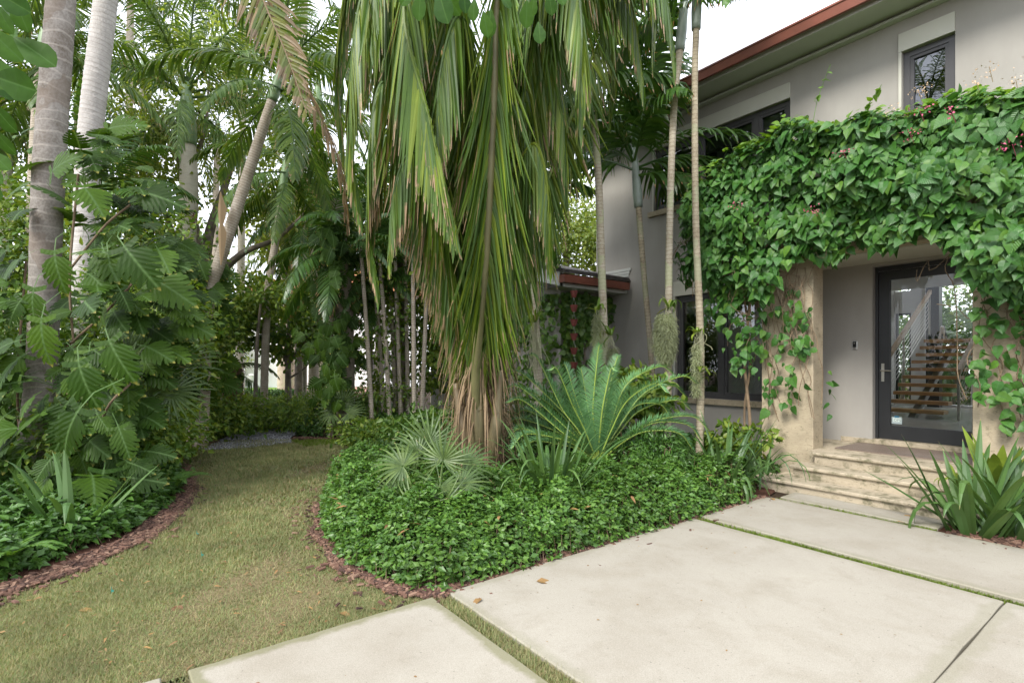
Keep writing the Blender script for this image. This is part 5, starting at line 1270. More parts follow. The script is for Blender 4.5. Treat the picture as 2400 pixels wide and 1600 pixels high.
tree('broadleaf_tree', 'light green tree behind the wing roof', [([gz(1300, 24), D(1300, 600, 24), D(1295, 450, 24)], .2, .08)],
    [(D(1290, 520, 24), (3.2, 3.2, 2.2), 7000), (D(1210, 620, 24), (2.2, 2.2, 2), 5000), (D(1390, 560, 24), (2.2, 2.2, 1.6), 4500)], G_TREE, .17)
tree('broadleaf_tree', 'tall dark tree at the far left edge', [([gz(0, 13), D(0, 500, 13), D(0, 200, 13)], .25, .1)],
    [(D(-30, 620, 10), (1.7, 1.7, 2.0), 7000), (D(40, 380, 13), (2.2, 2.2, 2.2), 4200), (D(-60, 180, 13), (2.5, 2.5, 2.0), 2500), (D(250, 620, 11), (2.0, 2.0, 1.7), 6500)], G_WILD, .12)
tree('broadleaf_tree', 'far green tree closing the view over the neighbouring lawn', [([gz(450, 34), D(450, 700, 34), D(450, 600, 34)], .3, .1)],
    [(D(440, 800, 33), (3.2, 3.2, 2.2), 5000), (D(330, 700, 33), (5, 5, 5), 6500), (D(120, 700, 34), (6, 6, 6), 5500)], G_TREE, .32)
tree('broadleaf_tree', 'distant tree behind the white house', [([gz(800, 48), D(800, 700, 48), D(800, 560, 48)], .3, .1)],
    [(D(800, 560, 48), (9, 9, 5), 4000), (D(1000, 640, 40), (5, 5, 6), 6500)], G_TREE, .42)
tree('small_tree', 'small dark glossy tree with thin trunk at the end of the lawn', [([gz(663, 14), D(662, 830, 14), D(665, 700, 14)], .1, .04), ([D(662, 850, 14), D(640, 780, 14), D(610, 720, 14)], .04, .015), ([D(662, 840, 14), D(700, 780, 14), D(735, 730, 14)], .04, .015), ([D(662, 870, 14), D(700, 845, 14), D(720, 815, 14)], .03, .012)],
    [(D(660, 735, 14), (1.15, 1.15, 1.0), 1900), (D(610, 780, 13.8), (.6, .6, .5), 450), (D(720, 760, 14), (.7, .7, .7), 600)], G_WILD, .13, T_ROUND)
tree('small_tree', 'slim young tree with pale green leaves over the lawn end', [([gz(585, 12.5), D(590, 800, 12.5), D(600, 690, 12.5)], .05, .03)],
    [(D(600, 680, 12.5), (.7, .7, .5), 900), (D(560, 730, 12.8), (.6, .6, .6), 800)], G_WILD, .11)
def shrub(label, cen, rr, n, size, mat, T=T_LEAF, name='shrub', group=None, clump=20):
    c_ = Vector(cen); b = Vector((c_.x, c_.y, 0)); t = thing(name, label, 'shrub', b, group)
    for k in range(4):
        a = random.uniform(0, 6.28); MB().tube([b, b.lerp(c_, .6) + Vector((math.cos(a), math.sin(a), 0)) * rr[0] * .2, c_ + Vector((math.cos(a) * rr[0] * .5, math.sin(a) * rr[1] * .5, rr[2] * .3))], [.015, .012, .005], 5).build('stem', B_STEM, t)
    mb = MB(); leafcloud(mb, c_, rr, n, size, T, shell=.5, clump=clump); mb.build('foliage', mat, t, kind='stuff')
    return t
for i, (x, y, Z, rr, n, s, mat, T, lb_) in enumerate([
    (330, 985, 8.2, (.9, .9, .55), 5200, .085, G_WILD, T_LEAF, 'bright mixed shrub at the left bend of the lawn'),
    (240, 1000, 6.6, (.9, .9, .6), 5200, .08, G_WILD, T_LEAF, 'undergrowth shrub right of the big monstera foot'),
    (480, 950, 11, (1.1, 1.1, .5), 4200, .09, G_WILD, T_LEAF, 'leafy shrub left of the gravel path'),
    (610, 960, 13, (1.3, 1.3, .35), 2600, .1, G_WILD, T_LEAF, 'low shrub behind the gravel path'),
    (700, 940, 12.5, (1.1, 1.1, .45), 3200, .1, G_WILD, T_NARROW, 'yellow-green shrub right of the gravel path'),
    (885, 990, 10.6, (1.2, 1.0, .26), 3600, .085, G_WILD, T_LEAF, 'loose shrub in front of the thin palm stems'),
    (860, 900, 12, (.8, .8, .5), 1000, .09, G_WILD, T_LEAF, 'tall wispy shrub between the vine-clad trunk and thin stems'),
    (-20, 900, 7.2, (1.4, 1.4, 1.4), 9000, .1, G_TREED, T_LEAF, 'dark shrub filling the left edge behind the monstera'),
    (330, 760, 8.6, (1.1, 1.1, 1.1), 5000, .1, G_WILD, T_LEAF, 'dark shrub behind the big monstera'),
    (475, 760, 11.6, (.8, .8, .9), 2400, .1, G_WILD, T_LEAF, 'dark shrub right of the monstera-clothed trunk'),
    (1150, 1010, 7.5, (.8, .8, .4), 5200, .07, G_HEDGED, T_NARROW, 'dark ferny shrub between drooping palm and cycad'),
    (1440, 905, 8.0, (.8, .4, .38), 1700, .12, G_WILD, T_LEAF, 'gardenia-like shrub behind the cycad'),
    (1300, 950, 8.3, (.6, .6, .35), 1200, .1, G_TREED, T_LEAF, 'dark shrub under the rain chain'),
    (1500, 1040, 6.5, (.45, .45, .3), 2600, .06, G_HEDGED, T_NARROW, 'fine-leaved shrub right of the cycad foot'),
    (1700, 1010, 7.5, (.5, .35, .3), 600, .1, G_WILD, T_LEAF, 'shrub below the ground-floor window'),
    (1010, 985, 8.8, (1.0, .9, .4), 2400, .09, G_TREED, T_LEAF, 'dark shrub hidden behind the palm trunk'),
]):
    shrub(lb_, D(x, y, Z), rr, n, s, mat, T)
# ================================================================ carpets of ground cover
def edge_vec(P, poly):
    d = np.full(len(P), 1e9); v = np.zeros((len(P), 2)); n = len(poly)
    for i in range(n):
        a = np.array(poly[i]); b = np.array(poly[(i + 1) % n]); ab = b - a
        t = np.clip(((P[:, :2] - a) @ ab) / (ab @ ab + 1e-12), 0, 1); q = (a + t[:, None] * ab) - P[:, :2]; l = np.linalg.norm(q, axis=1)
        m = l < d; d[m] = l[m]; v[m] = q[m]
    return d, v / (d[:, None] + 1e-6)
def carpet(name, label, poly, h, n, size, mat, margin=.15, T=T_SMALL, zref=4.5, round_=.22, extra=None, clusters=0, holes=()):
    poly = smooth_closed(poly, 3); pa_ = np.array(poly); lo, hi = pa_.min(0), pa_.max(0); out = []
    tot = 0
    while tot < n:
        P = rng.uniform(lo, hi, (n * 2, 2)); P = P[inside(P, poly)]
        d, v = edge_vec(P, poly)
        Z = np.maximum(depth(np.column_stack([P, 0 * P[:, 0]])), .5)
        pr = np.clip((zref / Z) ** 1.6, 0, 1) * np.where(d < margin + round_, 1.0, .55) * (d > margin)
        for hx, hy, hr in holes: pr = pr * ((P[:, 0] - hx) ** 2 + (P[:, 1] - hy) ** 2 > hr * hr)
        k = rng.random(len(P)) < pr; out.append(np.column_stack([P[k], d[k], v[k], Z[k]])); tot += k.sum()
        if len(out) > 60: break
    A = np.concatenate(out)[:n]; m = len(A)
    P, d, v, Z = A[:, :2], A[:, 2], A[:, 3:5], A[:, 5]
    u = np.clip((d - margin) / round_, 0, 1); bumpy = 1 + .22 * np.sin(P[:, 0] * 5.1 + np.sin(P[:, 1] * 3.7)) * np.cos(P[:, 1] * 4.3) + .12 * np.sin(P[:, 0] * 13 + P[:, 1] * 11)
    top = h * np.sqrt(1 - (1 - u) ** 2) * bumpy
    z = np.where(u < .75, top * rng.random(m) ** .5, top * (1 - .3 * rng.random(m) ** 2)) + .01
    push = (1 - u) * .07 * rng.random(m)
    pos = np.column_stack([P + v * push[:, None], z])
    o3 = np.column_stack([v, 0 * u]); side_ = (1 - u)[:, None]
    dirs = o3 * side_ * .8 + rng.normal(size=(m, 3)) * .6 + np.array([0, 0, .05]) - np.array([0, 0, .45]) * side_
    nn = np.array([0, 0, 1.0]) * (1 - side_ * .45) + o3 * side_ * .9 + rng.normal(size=(m, 3)) * .33
    s = size * rng.uniform(.6, 1.25, m) * np.clip(Z / zref, .8, 1.9) ** .6
    if clusters:   # leaves stand in whorls on short shoots
        k = m // 5; ci = rng.integers(0, k, m); pos = pos[ci] + rng.normal(0, .016, (m, 3)); a = rng.random(m) * 6.283
        dirs = np.column_stack([np.cos(a), np.sin(a), .25 + 0 * a]) * .9 + dirs[ci] * .5; nn = nn[ci] + rng.normal(size=(m, 3)) * .2
    mb = MB(); mb.inst(T, basis(dirs, nn) * s[:, None, None], pos)
    # shoots that carry the leaves
    k = m // 14; idx = rng.integers(0, m, k); q = pos[idx]; b0 = q.copy(); b0[:, 2] = 0.0; b0[:, :2] -= v[idx] * .06
    st = MB(); st.add(*strips(b0, q - b0, np.linalg.norm(q - b0, axis=1), np.full(k, .0025), np.column_stack([rng.normal(size=(k, 2)), 0 * Z[idx]]), 2, np.zeros(k), [1, 1, .6], rng.random(k), np.zeros(k)))
    o = mb.build(name, mat, kind='stuff'); o['label'] = label; 
    so = st.build('shoots', B_STEM, o, kind='stuff', local=True)
    return o
front = [g2(*p) for p in [(775, 1105), (752, 1160), (748, 1225), (800, 1292), (910, 1342), (1020, 1356)]] + [(-3.27, 2.35), (-3.27, 5.9), (-3.9, 6.1), (-4.6, 5.4), (-5.0, 4.4), (-5.5, 3.2)] + [g2(850, 1085)]
inner = [g2(870, 1050), g2(1000, 1090), g2(1300, 1075), g2(1450, 1060), (-3.6, 6.3), (-3.7, 7.1), (-4.1, 8.6), (-7.6, 8.6), (-8.1, 7.2), (-10.5, 7.2), g2(900, 1015)]
carpet('groundcover', 'clipped bright green groundcover hedge round the central bed beside the driveway', front, .41, 84000, .045, G_HEDGE, margin=.02, clusters=1)
carpet('groundcover', 'dark low groundcover under the cycad and drooping palm', inner, .26, 16000, .07, G_HEDGED, margin=.05, zref=6, T=T_LEAF)
leftp = [g2(*p) for p in [(-60, 1345), (0, 1335), (150, 1275), (290, 1225), (370, 1170), (415, 1120), (405, 1085), (375, 1045), (420, 1025), (470, 1010)]] + [g2(430, 985), g2(330, 1000), g2(250, 1060), g2(150, 1090), g2(0, 1130), g2(-150, 1250)]
carpet('groundcover', 'dark groundcover with mixed small leaves along the left bed', leftp, .3, 36000, .06, G_HEDGED, margin=.02, clusters=1)
carpet('groundcover', 'leafy groundcover behind the lawn right of the gravel path', [g2(680, 1000), g2(720, 1005), g2(800, 1004), g2(862, 1008), g2(960, 1030), g2(1010, 1000), g2(900, 960), g2(760, 950), g2(720, 975)], .42, 17000, .06, G_HEDGED, margin=.04, zref=9, T=T_LEAF)
carpet('groundcover', 'mixed weedy groundcover behind the lawn left of the gravel path', [g2(430, 1016), g2(500, 1008), g2(560, 988), g2(640, 975), g2(760, 965), g2(760, 950), g2(600, 945), g2(440, 950), g2(350, 975), g2(360, 1010)], .45, 20000, .06, G_WILD, margin=.03, zref=9, T=T_LEAF)
# shade-loving filler at the foot of the monstera
carpet('groundcover', 'deep green creeping leaves in the shade under the big monstera', [g2(150, 1085), g2(330, 1010), g2(330, 990), g2(100, 1000), g2(-200, 1040), g2(-200, 1150), g2(0, 1120)], .5, 9000, .11, G_HEDGED, margin=.02, zref=6, T=T_LEAF)

# ---------------------------------------------------------------- bright new shoots on the clipped hedge
# ---------------------------------------------------------------- mulch chips along the bed edges
T_CHIP = tpl([(-.5, -.18, 0), (.5, -.14, .02), (.42, .2, 0), (-.46, .16, .03), (-.45, -.15, .16), (.44, -.1, .2), (.38, .16, .17), (-.4, .13, .2)], [(4, 5, 6, 7), (0, 1, 5, 4), (1, 2, 6, 5), (2, 3, 7, 6), (3, 0, 4, 7)])
def chipmat():
    m, nt, b = newmat('red_brown_bark_chip'); at = N(nt, 'ShaderNodeAttribute'); at.attribute_name = 'tint'
    sp = N(nt, 'ShaderNodeSeparateColor'); nt.links.new(at.outputs['Color'], sp.inputs[0])
    c = ramp(nt, sp.outputs['Red'], [(0, (.04, .02, .014)), (.5, (.115, .058, .038)), (.8, (.165, .088, .058)), (1, (.24, .15, .1))]); nt.links.new(c, b.inputs['Base Color']); b.inputs['Roughness'].default_value = .85
    bump(nt, b, noise(nt, 60, 3, stretch=(1, 5, 1)), .5, .004); return m
M_CHIP = chipmat()
def chips(line, w, n, off, label, sz=.045):
    L_ = np.array(line); seg = np.linalg.norm(np.diff(L_, axis=0), axis=1); cs = np.concatenate([[0], np.cumsum(seg)])
    s = rng.random(n) * cs[-1]; P = np.column_stack([np.interp(s, cs, L_[:, 0]), np.interp(s, cs, L_[:, 1])])
    T_ = np.gradient(L_, axis=0); tx = np.interp(s, cs, T_[:, 0]); ty = np.interp(s, cs, T_[:, 1]); nn = nrm(np.column_stack([-ty, tx])) * off
    P = P + nn * (np.where(rng.random(n) < .05, rng.normal(0, .12, n), rng.random(n) ** 1.3 * w) - .035 + .04 * np.sin(s * 7) * rng.random(n))[:, None]
    a = rng.random(n) * 6.283; d = np.column_stack([np.cos(a), np.sin(a), rng.normal(0, .18, n)])
    M = basis(d, np.array([0, 0, 1.0]) + rng.normal(size=(n, 3)) * .22); M = M * (sz * rng.uniform(.4, 1.5, n))[:, None, None]
    mb = MB(); mb.inst(T_CHIP, M, np.column_stack([P, .006 + .02 * rng.random(n)])); o = mb.build('mulch', M_CHIP, kind='stuff'); o['label'] = label
chips([g2(*p) for p in [(-60, 1400), (0, 1372), (180, 1310), (330, 1245), (405, 1190), (452, 1130), (440, 1095), (405, 1048), (450, 1030), (500, 1014)]], .24, 8500, 1, 'red-brown bark mulch along the left bed')
chips([g2(*p) for p in [(775, 1100), (738, 1160), (728, 1225), (780, 1300), (900, 1360), (1028, 1370)]] + [(-3.23, 1.95)], .24, 8000, 1, 'red-brown bark mulch along the central bed')
chips([(-3.24, 1.9), (-3.24, 6.2)], .1, 3000, 1, 'bark mulch between hedge and driveway')
chips([g2(668, 1008), g2(760, 1010), g2(862, 1013)], .2, 1500, 1, 'bark mulch behind the lawn')
chips([(0.8, 6.26), (-1.5, 6.26)], .4, 5200, -1, 'red-brown bark mulch bed right of the steps', .05)
# ---------------------------------------------------------------- grass
T_BL = tpl([(-.07, 0, 0), (.07, 0, 0), (.03, .6, .08), (-.03, .6, .08), (0, 1, .3)], [(0, 1, 2, 3), (3, 2, 4)])
def grass(label, poly, n, hgt, mat, zref=3.2, p_=1.9, wide=1.0, zb=0.0, name='grass'):
    pa_ = np.array(poly); lo, hi = pa_.min(0), pa_.max(0); lo = np.maximum(lo, (-14, -1.5)); out = []; tot = 0; it = 0
    while tot < n and it < 80:
        it += 1; P = rng.uniform(lo, hi, (n, 2)); P = P[inside(P, poly)]; Z = np.maximum(depth(np.column_stack([P, 0 * P[:, 0]])), .8)
        k = (rng.random(len(P)) < np.clip((zref / Z) ** p_, 0, 1)) & (Z > 1.6)
        nz = np.sin(P[:, 0] * 2.3 + 1.7 * np.sin(P[:, 1] * 1.9)) + np.sin(P[:, 1] * 3.1 + P[:, 0] * 1.1) + np.sin(P[:, 0] * 7 + P[:, 1] * 5) * .6
        k &= rng.random(len(P)) < np.clip(.7 + .3 * nz, .12, 1)
        out.append(P[k]); tot += k.sum()
    P = np.concatenate(out)[:n]; m = len(P); Z = depth(np.column_stack([P, 0 * P[:, 0]]))
    a = rng.random(m) * 6.283; d = np.column_stack([np.cos(a), np.sin(a), np.abs(rng.normal(.45, .4, m))])
    nn = np.column_stack([-np.cos(a), -np.sin(a), .9 + 0 * a]) + rng.normal(size=(m, 3)) * .3
    s = hgt * rng.uniform(.45, 1.25, m) * np.clip(Z / 4, .9, 1.6); M = basis(d, nn) * s[:, None, None]; M[:, :, 0] *= wide * np.clip(Z / 4, .8, 2)[:, None]
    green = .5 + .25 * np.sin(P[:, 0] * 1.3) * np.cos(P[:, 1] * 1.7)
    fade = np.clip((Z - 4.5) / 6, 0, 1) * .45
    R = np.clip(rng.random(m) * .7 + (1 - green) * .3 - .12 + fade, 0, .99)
    mb = MB(); mb.inst(T_BL, M, np.column_stack([P, np.full(m, zb)]), R=R); o = mb.build(name, mat, kind='stuff'); o['label'] = label
grass('short patchy green and straw coloured lawn grass', lawn_poly, 260000, .034, G_GRASS)
grass('thin strip of grass between the two front slabs', [(-3.2, 1.735), (-.6, 1.735), (-.6, 1.855), (-3.2, 1.855)], 9000, .05, G_GRASS, 6)
grass('bright moss and grass in the joint below the far slab', [(-3.2, 4.737), (1.2, 4.737), (1.2, 4.853), (-3.2, 4.853)], 12000, .03, G_MOSSY, 6, wide=1.6)
grass('moss tufts in the joint at the foot of the steps', [(-3.1, 6.2), (-1.6, 6.2), (-1.6, 6.31), (-3.1, 6.31)], 2500, .025, G_MOSSY, 6, wide=1.6)
grass('bright green turf patches at the back of the lawn', [g2(670, 1012), g2(700, 1026), g2(760, 1022), g2(850, 1030), g2(870, 1016), g2(780, 1012)], 9000, .04, G_MOSSY, 12, wide=1.5)
grass('grass between lawn slab and next slab', [(-3.2, .2), (-.6, .2), (-.6, .32), (-3.2, .32)], 3000, .05, G_GRASS, 6)
# gravel stones on the path
T_ST = tpl([(-.5, -.4, 0), (.5, -.45, 0), (.45, .5, 0), (-.4, .42, 0), (0, 0, .6)], [(0, 1, 4), (1, 2, 4), (2, 3, 4), (3, 0, 4)])
def stonemat():
    m, nt, b = newmat('grey_gravel_stone'); at = N(nt, 'ShaderNodeAttribute'); at.attribute_name = 'tint'; sp = N(nt, 'ShaderNodeSeparateColor'); nt.links.new(at.outputs['Color'], sp.inputs[0])
    nt.links.new(ramp(nt, sp.outputs['Red'], [(0, (.08, .08, .09)), (.7, (.25, .25, .26)), (1, (.5, .5, .5))]), b.inputs['Base Color']); b.inputs['Roughness'].default_value = .8; return m
pa_ = np.array(path_poly); P = rng.uniform(pa_.min(0), pa_.max(0), (60000, 2)); P = P[inside(P, path_poly)][:14000]; m_ = len(P); a = rng.random(m_) * 6.283
mb = MB(); mb.inst(T_ST, basis(np.column_stack([np.cos(a), np.sin(a), 0 * a]), np.tile(Zup, (m_, 1))) * (.035 * rng.uniform(.5, 1.4, m_))[:, None, None], np.column_stack([P, np.full(m_, .004)]))
o = mb.build('gravel', stonemat(), kind='stuff'); o['label'] = 'grey gravel of the curving path'

# ================================================================ the flowering vine over the entrance
vine = thing('flowering_vine', 'thick flowering vine covering the canopy over the front door', 'vine', (-4.2, 7.6, 0))
def vine_top(x):     # top surface height over the canopy
    return np.interp(x, [-5.3, -4.8, -4.2, -3.6, -2.24, -1.25, 1], [3.9, 4.4, 4.7, 4.75, 4.52, 4.33, 4.3]) + .06 * np.sin(x * 3.1) + .05 * np.sin(x * 7.3 + 1)
def vine_bot(x):
    b = np.interp(x, [-5.3, -5.1, -4.7, -4.3, -4.0, -3.7, -3.4, -3.2, -2.6, -2.0, -1.7, -1.5, -1.2, -.5, 1.5], [3.35, 3.0, 2.75, 2.5, 2.45, 2.5, 2.8, 2.98, 3.05, 2.98, 2.85, 2.5, 2.1, 1.9, 1.9])
    return b + .1 * np.sin(x * 9)
def bulge(x, z): return .12 * np.sin(x * 2.7 + z * 1.9) + .09 * np.sin(x * 5.3 - z * 4.1) + .06 * np.sin(z * 9 + x * 3)
pts = []; 
def add_leaves(P, Nn, k_new=.0):
    pts.append((P, Nn))
n1 = 10500; x = rng.uniform(-5.15, 1.2, n1); zt_, zb_ = vine_top(x), vine_bot(x); z = zb_ + (zt_ - zb_) * rng.random(n1)
edge_l = np.clip((x + 5.2) / .5, 0, 1) ** .5
yv = 7.12 + .45 * (1 - edge_l) - bulge(x, z) - .12 * np.sin(np.clip((z - zb_) / (zt_ - zb_), 0, 1) * math.pi) + rng.random(n1) * .28
P1 = np.column_stack([x, yv, z]); N1 = np.column_stack([-.6 * (1 - edge_l), -1 + 0 * x, .35 + np.clip((z - zt_ + .35) * 2, 0, 1)])
n2 = 4600; x = rng.uniform(-5.1, 1.2, n2); yv = rng.uniform(7.15, 8.72, n2); z = vine_top(x) + (yv - 7.15) * .13 + .05 * np.sin(yv * 6) - rng.random(n2) * .15
P2 = np.column_stack([x, yv, z]); N2 = np.column_stack([0 * x, -.3 + 0 * x, 1 + 0 * x])
n3 = 700; yv = rng.uniform(7.2, 8.7, n3); z = rng.uniform(2.9, 4.35, n3); x = -5.2 - .1 * np.sin(z * 5 + yv * 4) + rng.random(n3) * .25
P3 = np.column_stack([x, yv, z]); N3 = np.column_stack([-1 + 0 * x, -.4 + 0 * x, .3 + 0 * x])
P = np.concatenate([P1, P2, P3]); Nn = np.concatenate([N1, N2, N3])
# strands hanging in front of the piers
def strand(x0, y0, z0, x1, z1, n, sp=.12):
    t = rng.random(n); return np.column_stack([x0 + (x1 - x0) * t + rng.normal(0, sp, n), y0 + rng.normal(0, .05, n), z0 + (z1 - z0) * t]), np.tile([0, -1, .35], (n, 1))
STR = [(-4.25, 7.35, 2.5, -4.1, 1.5, 60, .12), (-3.95, 7.4, 2.4, -3.75, .95, 42, .07), (-3.6, 7.42, 2.5, -3.5, 1.0, 48, .09), (-3.45, 7.44, 2.6, -3.35, 1.75, 40, .09), (-1.45, 7.4, 2.6, -1.5, 1.2, 46, .07), (-1.25, 7.4, 2.3, -1.2, .95, 60, .1), (-.95, 7.4, 2.3, -.9, 1.0, 60, .12), (-4.6, 7.3, 2.6, -4.5, 2.2, 30, .1), (-3.22, 7.9, 1.5, -3.2, .75, 7, .02)]
for s_ in STR:
    a, b = strand(*s_); P = np.concatenate([P, a]); Nn = np.concatenate([Nn, b])
m = len(P); sz = rng.uniform(.06, .15, m) * (1 + .3 * (rng.random(m) < .12))
dirs = np.column_stack([rng.normal(0, .45, m), -.35 + rng.normal(0, .3, m), -.75 + rng.normal(0, .35, m)])
isup = Nn[:, 2] > .8; dirs[isup] = np.column_stack([rng.normal(0, .7, isup.sum()), -.8 + rng.normal(0, .4, isup.sum()), -.15 + rng.normal(0, .25, isup.sum())])
M = basis(dirs, Nn + rng.normal(size=(m, 3)) * .42) * sz[:, None, None]
score = np.linalg.norm(P - np.array([0, 0, 1.6]), axis=1) / sz + (P[:, 0] > -.9) * 40 + (P[:, 1] > 7.35) * 12
order = np.argsort(score); big = order[:300]; rest = order[300:]
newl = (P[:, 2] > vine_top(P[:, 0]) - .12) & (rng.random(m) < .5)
VM = [tpl_mesh(T_HEART, 'leaf', G_VINE), tpl_mesh(T_HEART2, 'leaf', G_VINE)]
for i in big:
    o = bpy.data.objects.new('leaf', VM[i % 2]); COL.objects.link(o); o.parent = vine
    o.matrix_local = Matrix.Translation(Vector(P[i]) - vine.location) @ Matrix(M[i].tolist()).to_4x4()
isnew = newl[rest]; a = rest[~isnew]; h_ = len(a) // 2
mb = MB(); mb.inst(T_HEART, M[a[:h_]], P[a[:h_]]); mb.inst(T_HEART2, M[a[h_:]], P[a[h_:]]); mb.build('foliage', G_VINE, vine, kind='stuff')
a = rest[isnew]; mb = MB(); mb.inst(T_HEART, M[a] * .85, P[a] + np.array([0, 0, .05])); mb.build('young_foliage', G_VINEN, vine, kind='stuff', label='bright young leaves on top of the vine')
# inner dead stems
st_ = MB()
for k in range(260):
    x0 = random.uniform(-5, 1.2); x0 = x0 if not -3.4 < x0 < -1.5 else -4.2; z0 = float(vine_bot(x0)) + random.uniform(.25, 1.3); y0 = random.uniform(7.25, 7.5)
    q = [(x0, y0, z0)]
    for j in range(5): q.append((q[-1][0] + random.gauss(0, .14), min(7.55, q[-1][1] + random.gauss(0, .04)), q[-1][2] + random.gauss(-.02, .16)))
    st_.tube(spline(q, 10), .004, 4)
for s_ in STR[:8]:
    for k in range(5):
        xa = s_[0] + random.gauss(0, .12); q = [(xa, 7.5, s_[2] + .3)]
        for j in range(7): q.append((q[-1][0] + random.gauss((s_[3] - s_[0]) / 7, .06), min(7.545, 7.46 + random.gauss(0, .05)), q[-1][2] - (s_[2] + .3 - s_[4]) / 7 * random.uniform(.7, 1.3)))
        st_.tube(spline(q, 24), .005, 5)
st_.build('stems', B_STEM, vine, kind='stuff')
trunkv = MB(); trunkv.tube(spline([(-4.12, 7.5, 0), (-4.1, 7.45, .8), (-4.2, 7.5, 1.6), (-4.1, 7.45, 2.6), (-4.2, 7.5, 3.5)], 24), .022, 8); trunkv.build('stem', B_STEM, vine)
trunkv = MB(); trunkv.tube(spline([(-4.2, 7.55, 0), (-4.22, 7.52, .9), (-4.12, 7.5, 1.7), (-4.25, 7.5, 2.9)], 24), .016, 8); trunkv.build('stem', B_STEM, vine)
# a few shoots reaching above the canopy
for (x_, y_, h_) in [(-3.35, 7.7, .75), (-4.0, 7.8, .35), (-2.7, 7.5, .4)]:
    z_ = float(vine_top(x_)); q = spline([(x_, y_, z_), (x_ + .1, y_ - .05, z_ + h_ * .5), (x_ + .28, y_ - .1, z_ + h_)], 10)
    sh = MB(); sh.tube(q, .004, 4); k = 7; sh.inst(T_HEART, basis(rng.normal(size=(k, 3)) + [0, -.4, 0], np.tile([0, -.3, 1.], (k, 1))) * .085, q[rng.integers(4, 10, k)]); sh.build('shoot', G_VINEN, vine)
# flower clusters
M_PINK = simple('pink_flower', (.5, .09, .17), .5, var=.3, scale=30); M_CREAMF = simple('cream_pink_calyx', (.6, .42, .26), .6, var=.25, scale=30)
T_FL = leaf_tpl(.34, .3, .1, ((0, 0), (.5, 1), (1, 0)))
fl_ = [(-3.9, 3.75, 0), (-3.75, 3.6, 0), (-3.0, 3.5, 0), (-2.2, 4.28, 0), (-1.9, 4.3, 0), (-1.75, 4.15, 0), (-1.65, 4.22, 0), (-1.4, 3.4, 0), (-1.2, 3.75, 0), (-1.05, 4.1, 0), (-.95, 3.9, 0), (-1.3, 3.0, 0), (-2.6, 4.05, 0), (-1.5, 3.95, 0), (-.9, 4.35, 0), (-1.1, 3.55, 0), (-2.0, 4.1, 0), (-2.45, 3.3, 0),
       (-2.25, 4.5, 1), (-2.1, 4.55, 1), (-1.95, 4.6, 1), (-1.75, 4.55, 1), (-1.5, 4.5, 1), (-1.3, 4.6, 1), (-1.1, 4.55, 1), (-1.65, 4.4, 1), (-1.2, 4.4, 1), (-.95, 4.5, 1), (-2.4, 4.4, 1), (-1.8, 3.9, 1)]
for x_, z_, ty in fl_[::2] + [(-2.0, 4.62, 1), (-1.4, 4.62, 1)]:
    n = 22; yy = 7.0 - float(bulge(x_, z_)) - .1 if not ty else 7.2
    mb = MB(); cen = np.array([x_, yy, z_ + (0.03 if ty else 0)]); Pf = cen + rng.normal(size=(n, 3)) * np.array([.055, .03, .03])
    mb.inst(T_FL, basis(rng.normal(size=(n, 3)), rng.normal(size=(n, 3))) * (.026 if not ty else .022), Pf)
    mb.tube([tuple(cen), (x_, yy + .15, z_ - .08)], .003, 4)
    mb.build('flower_cluster', M_PINK if not ty else M_CREAMF, vine, kind='stuff')

# vine on the wing wall
wv = thing('wall_vine', 'climbing fig vine covering the wing wall behind the rain chain', 'vine', (-8, 7.3, 0))
n = 3400; f = rng.random(n) < .55
zz = 3.02 * (1 - rng.random(n) ** 1.4 * .95); yy = np.where(f, 7.3 + rng.random(n) ** 1.25 * 1.45, 7.28 - rng.random(n) * .16); xx = np.where(f, WX + .03 + rng.random(n) * .14, -8.0 - rng.random(n) * 3.2)
keep = ~(f & (zz < 2.1) & (yy > 7.75) & (rng.random(n) < .88)) & ~(f & (zz < 2.5) & (yy > 8.2) & (rng.random(n) < .93)); xx, yy, zz, f = xx[keep], yy[keep], zz[keep], f[keep]; n = len(xx)
nn = np.where(f[:, None], [1.0, -.2, .3], [0.1, -1.0, .3]) + rng.normal(size=(n, 3)) * .3
P = np.column_stack([xx, yy, zz]); M = basis(rng.normal(size=(n, 3)) * .5 + [.2, -.1, -.7], nn) * (rng.uniform(.08, .15, n))[:, None, None]
sc2 = np.argsort(-M[:, 1, 1] ** 2 + zz * 0)[:0]
mb = MB(); mb.inst(T_LEAF if False else T_HEART, M, P); mb.build('foliage', G_TREED, wv, kind='stuff')
sm_ = MB()
for k in range(26):
    y0 = random.uniform(7.32, 8.6); q = [(WX + .02, y0, 0.1)]
    for j in range(8): q.append((WX + .02, min(8.7, max(7.31, q[-1][1] + random.gauss(0, .1))), q[-1][2] + .34))
    sm_.tube(spline(q, 20), .004, 4)
sm_.build('stems', B_STEM, wv, kind='stuff')

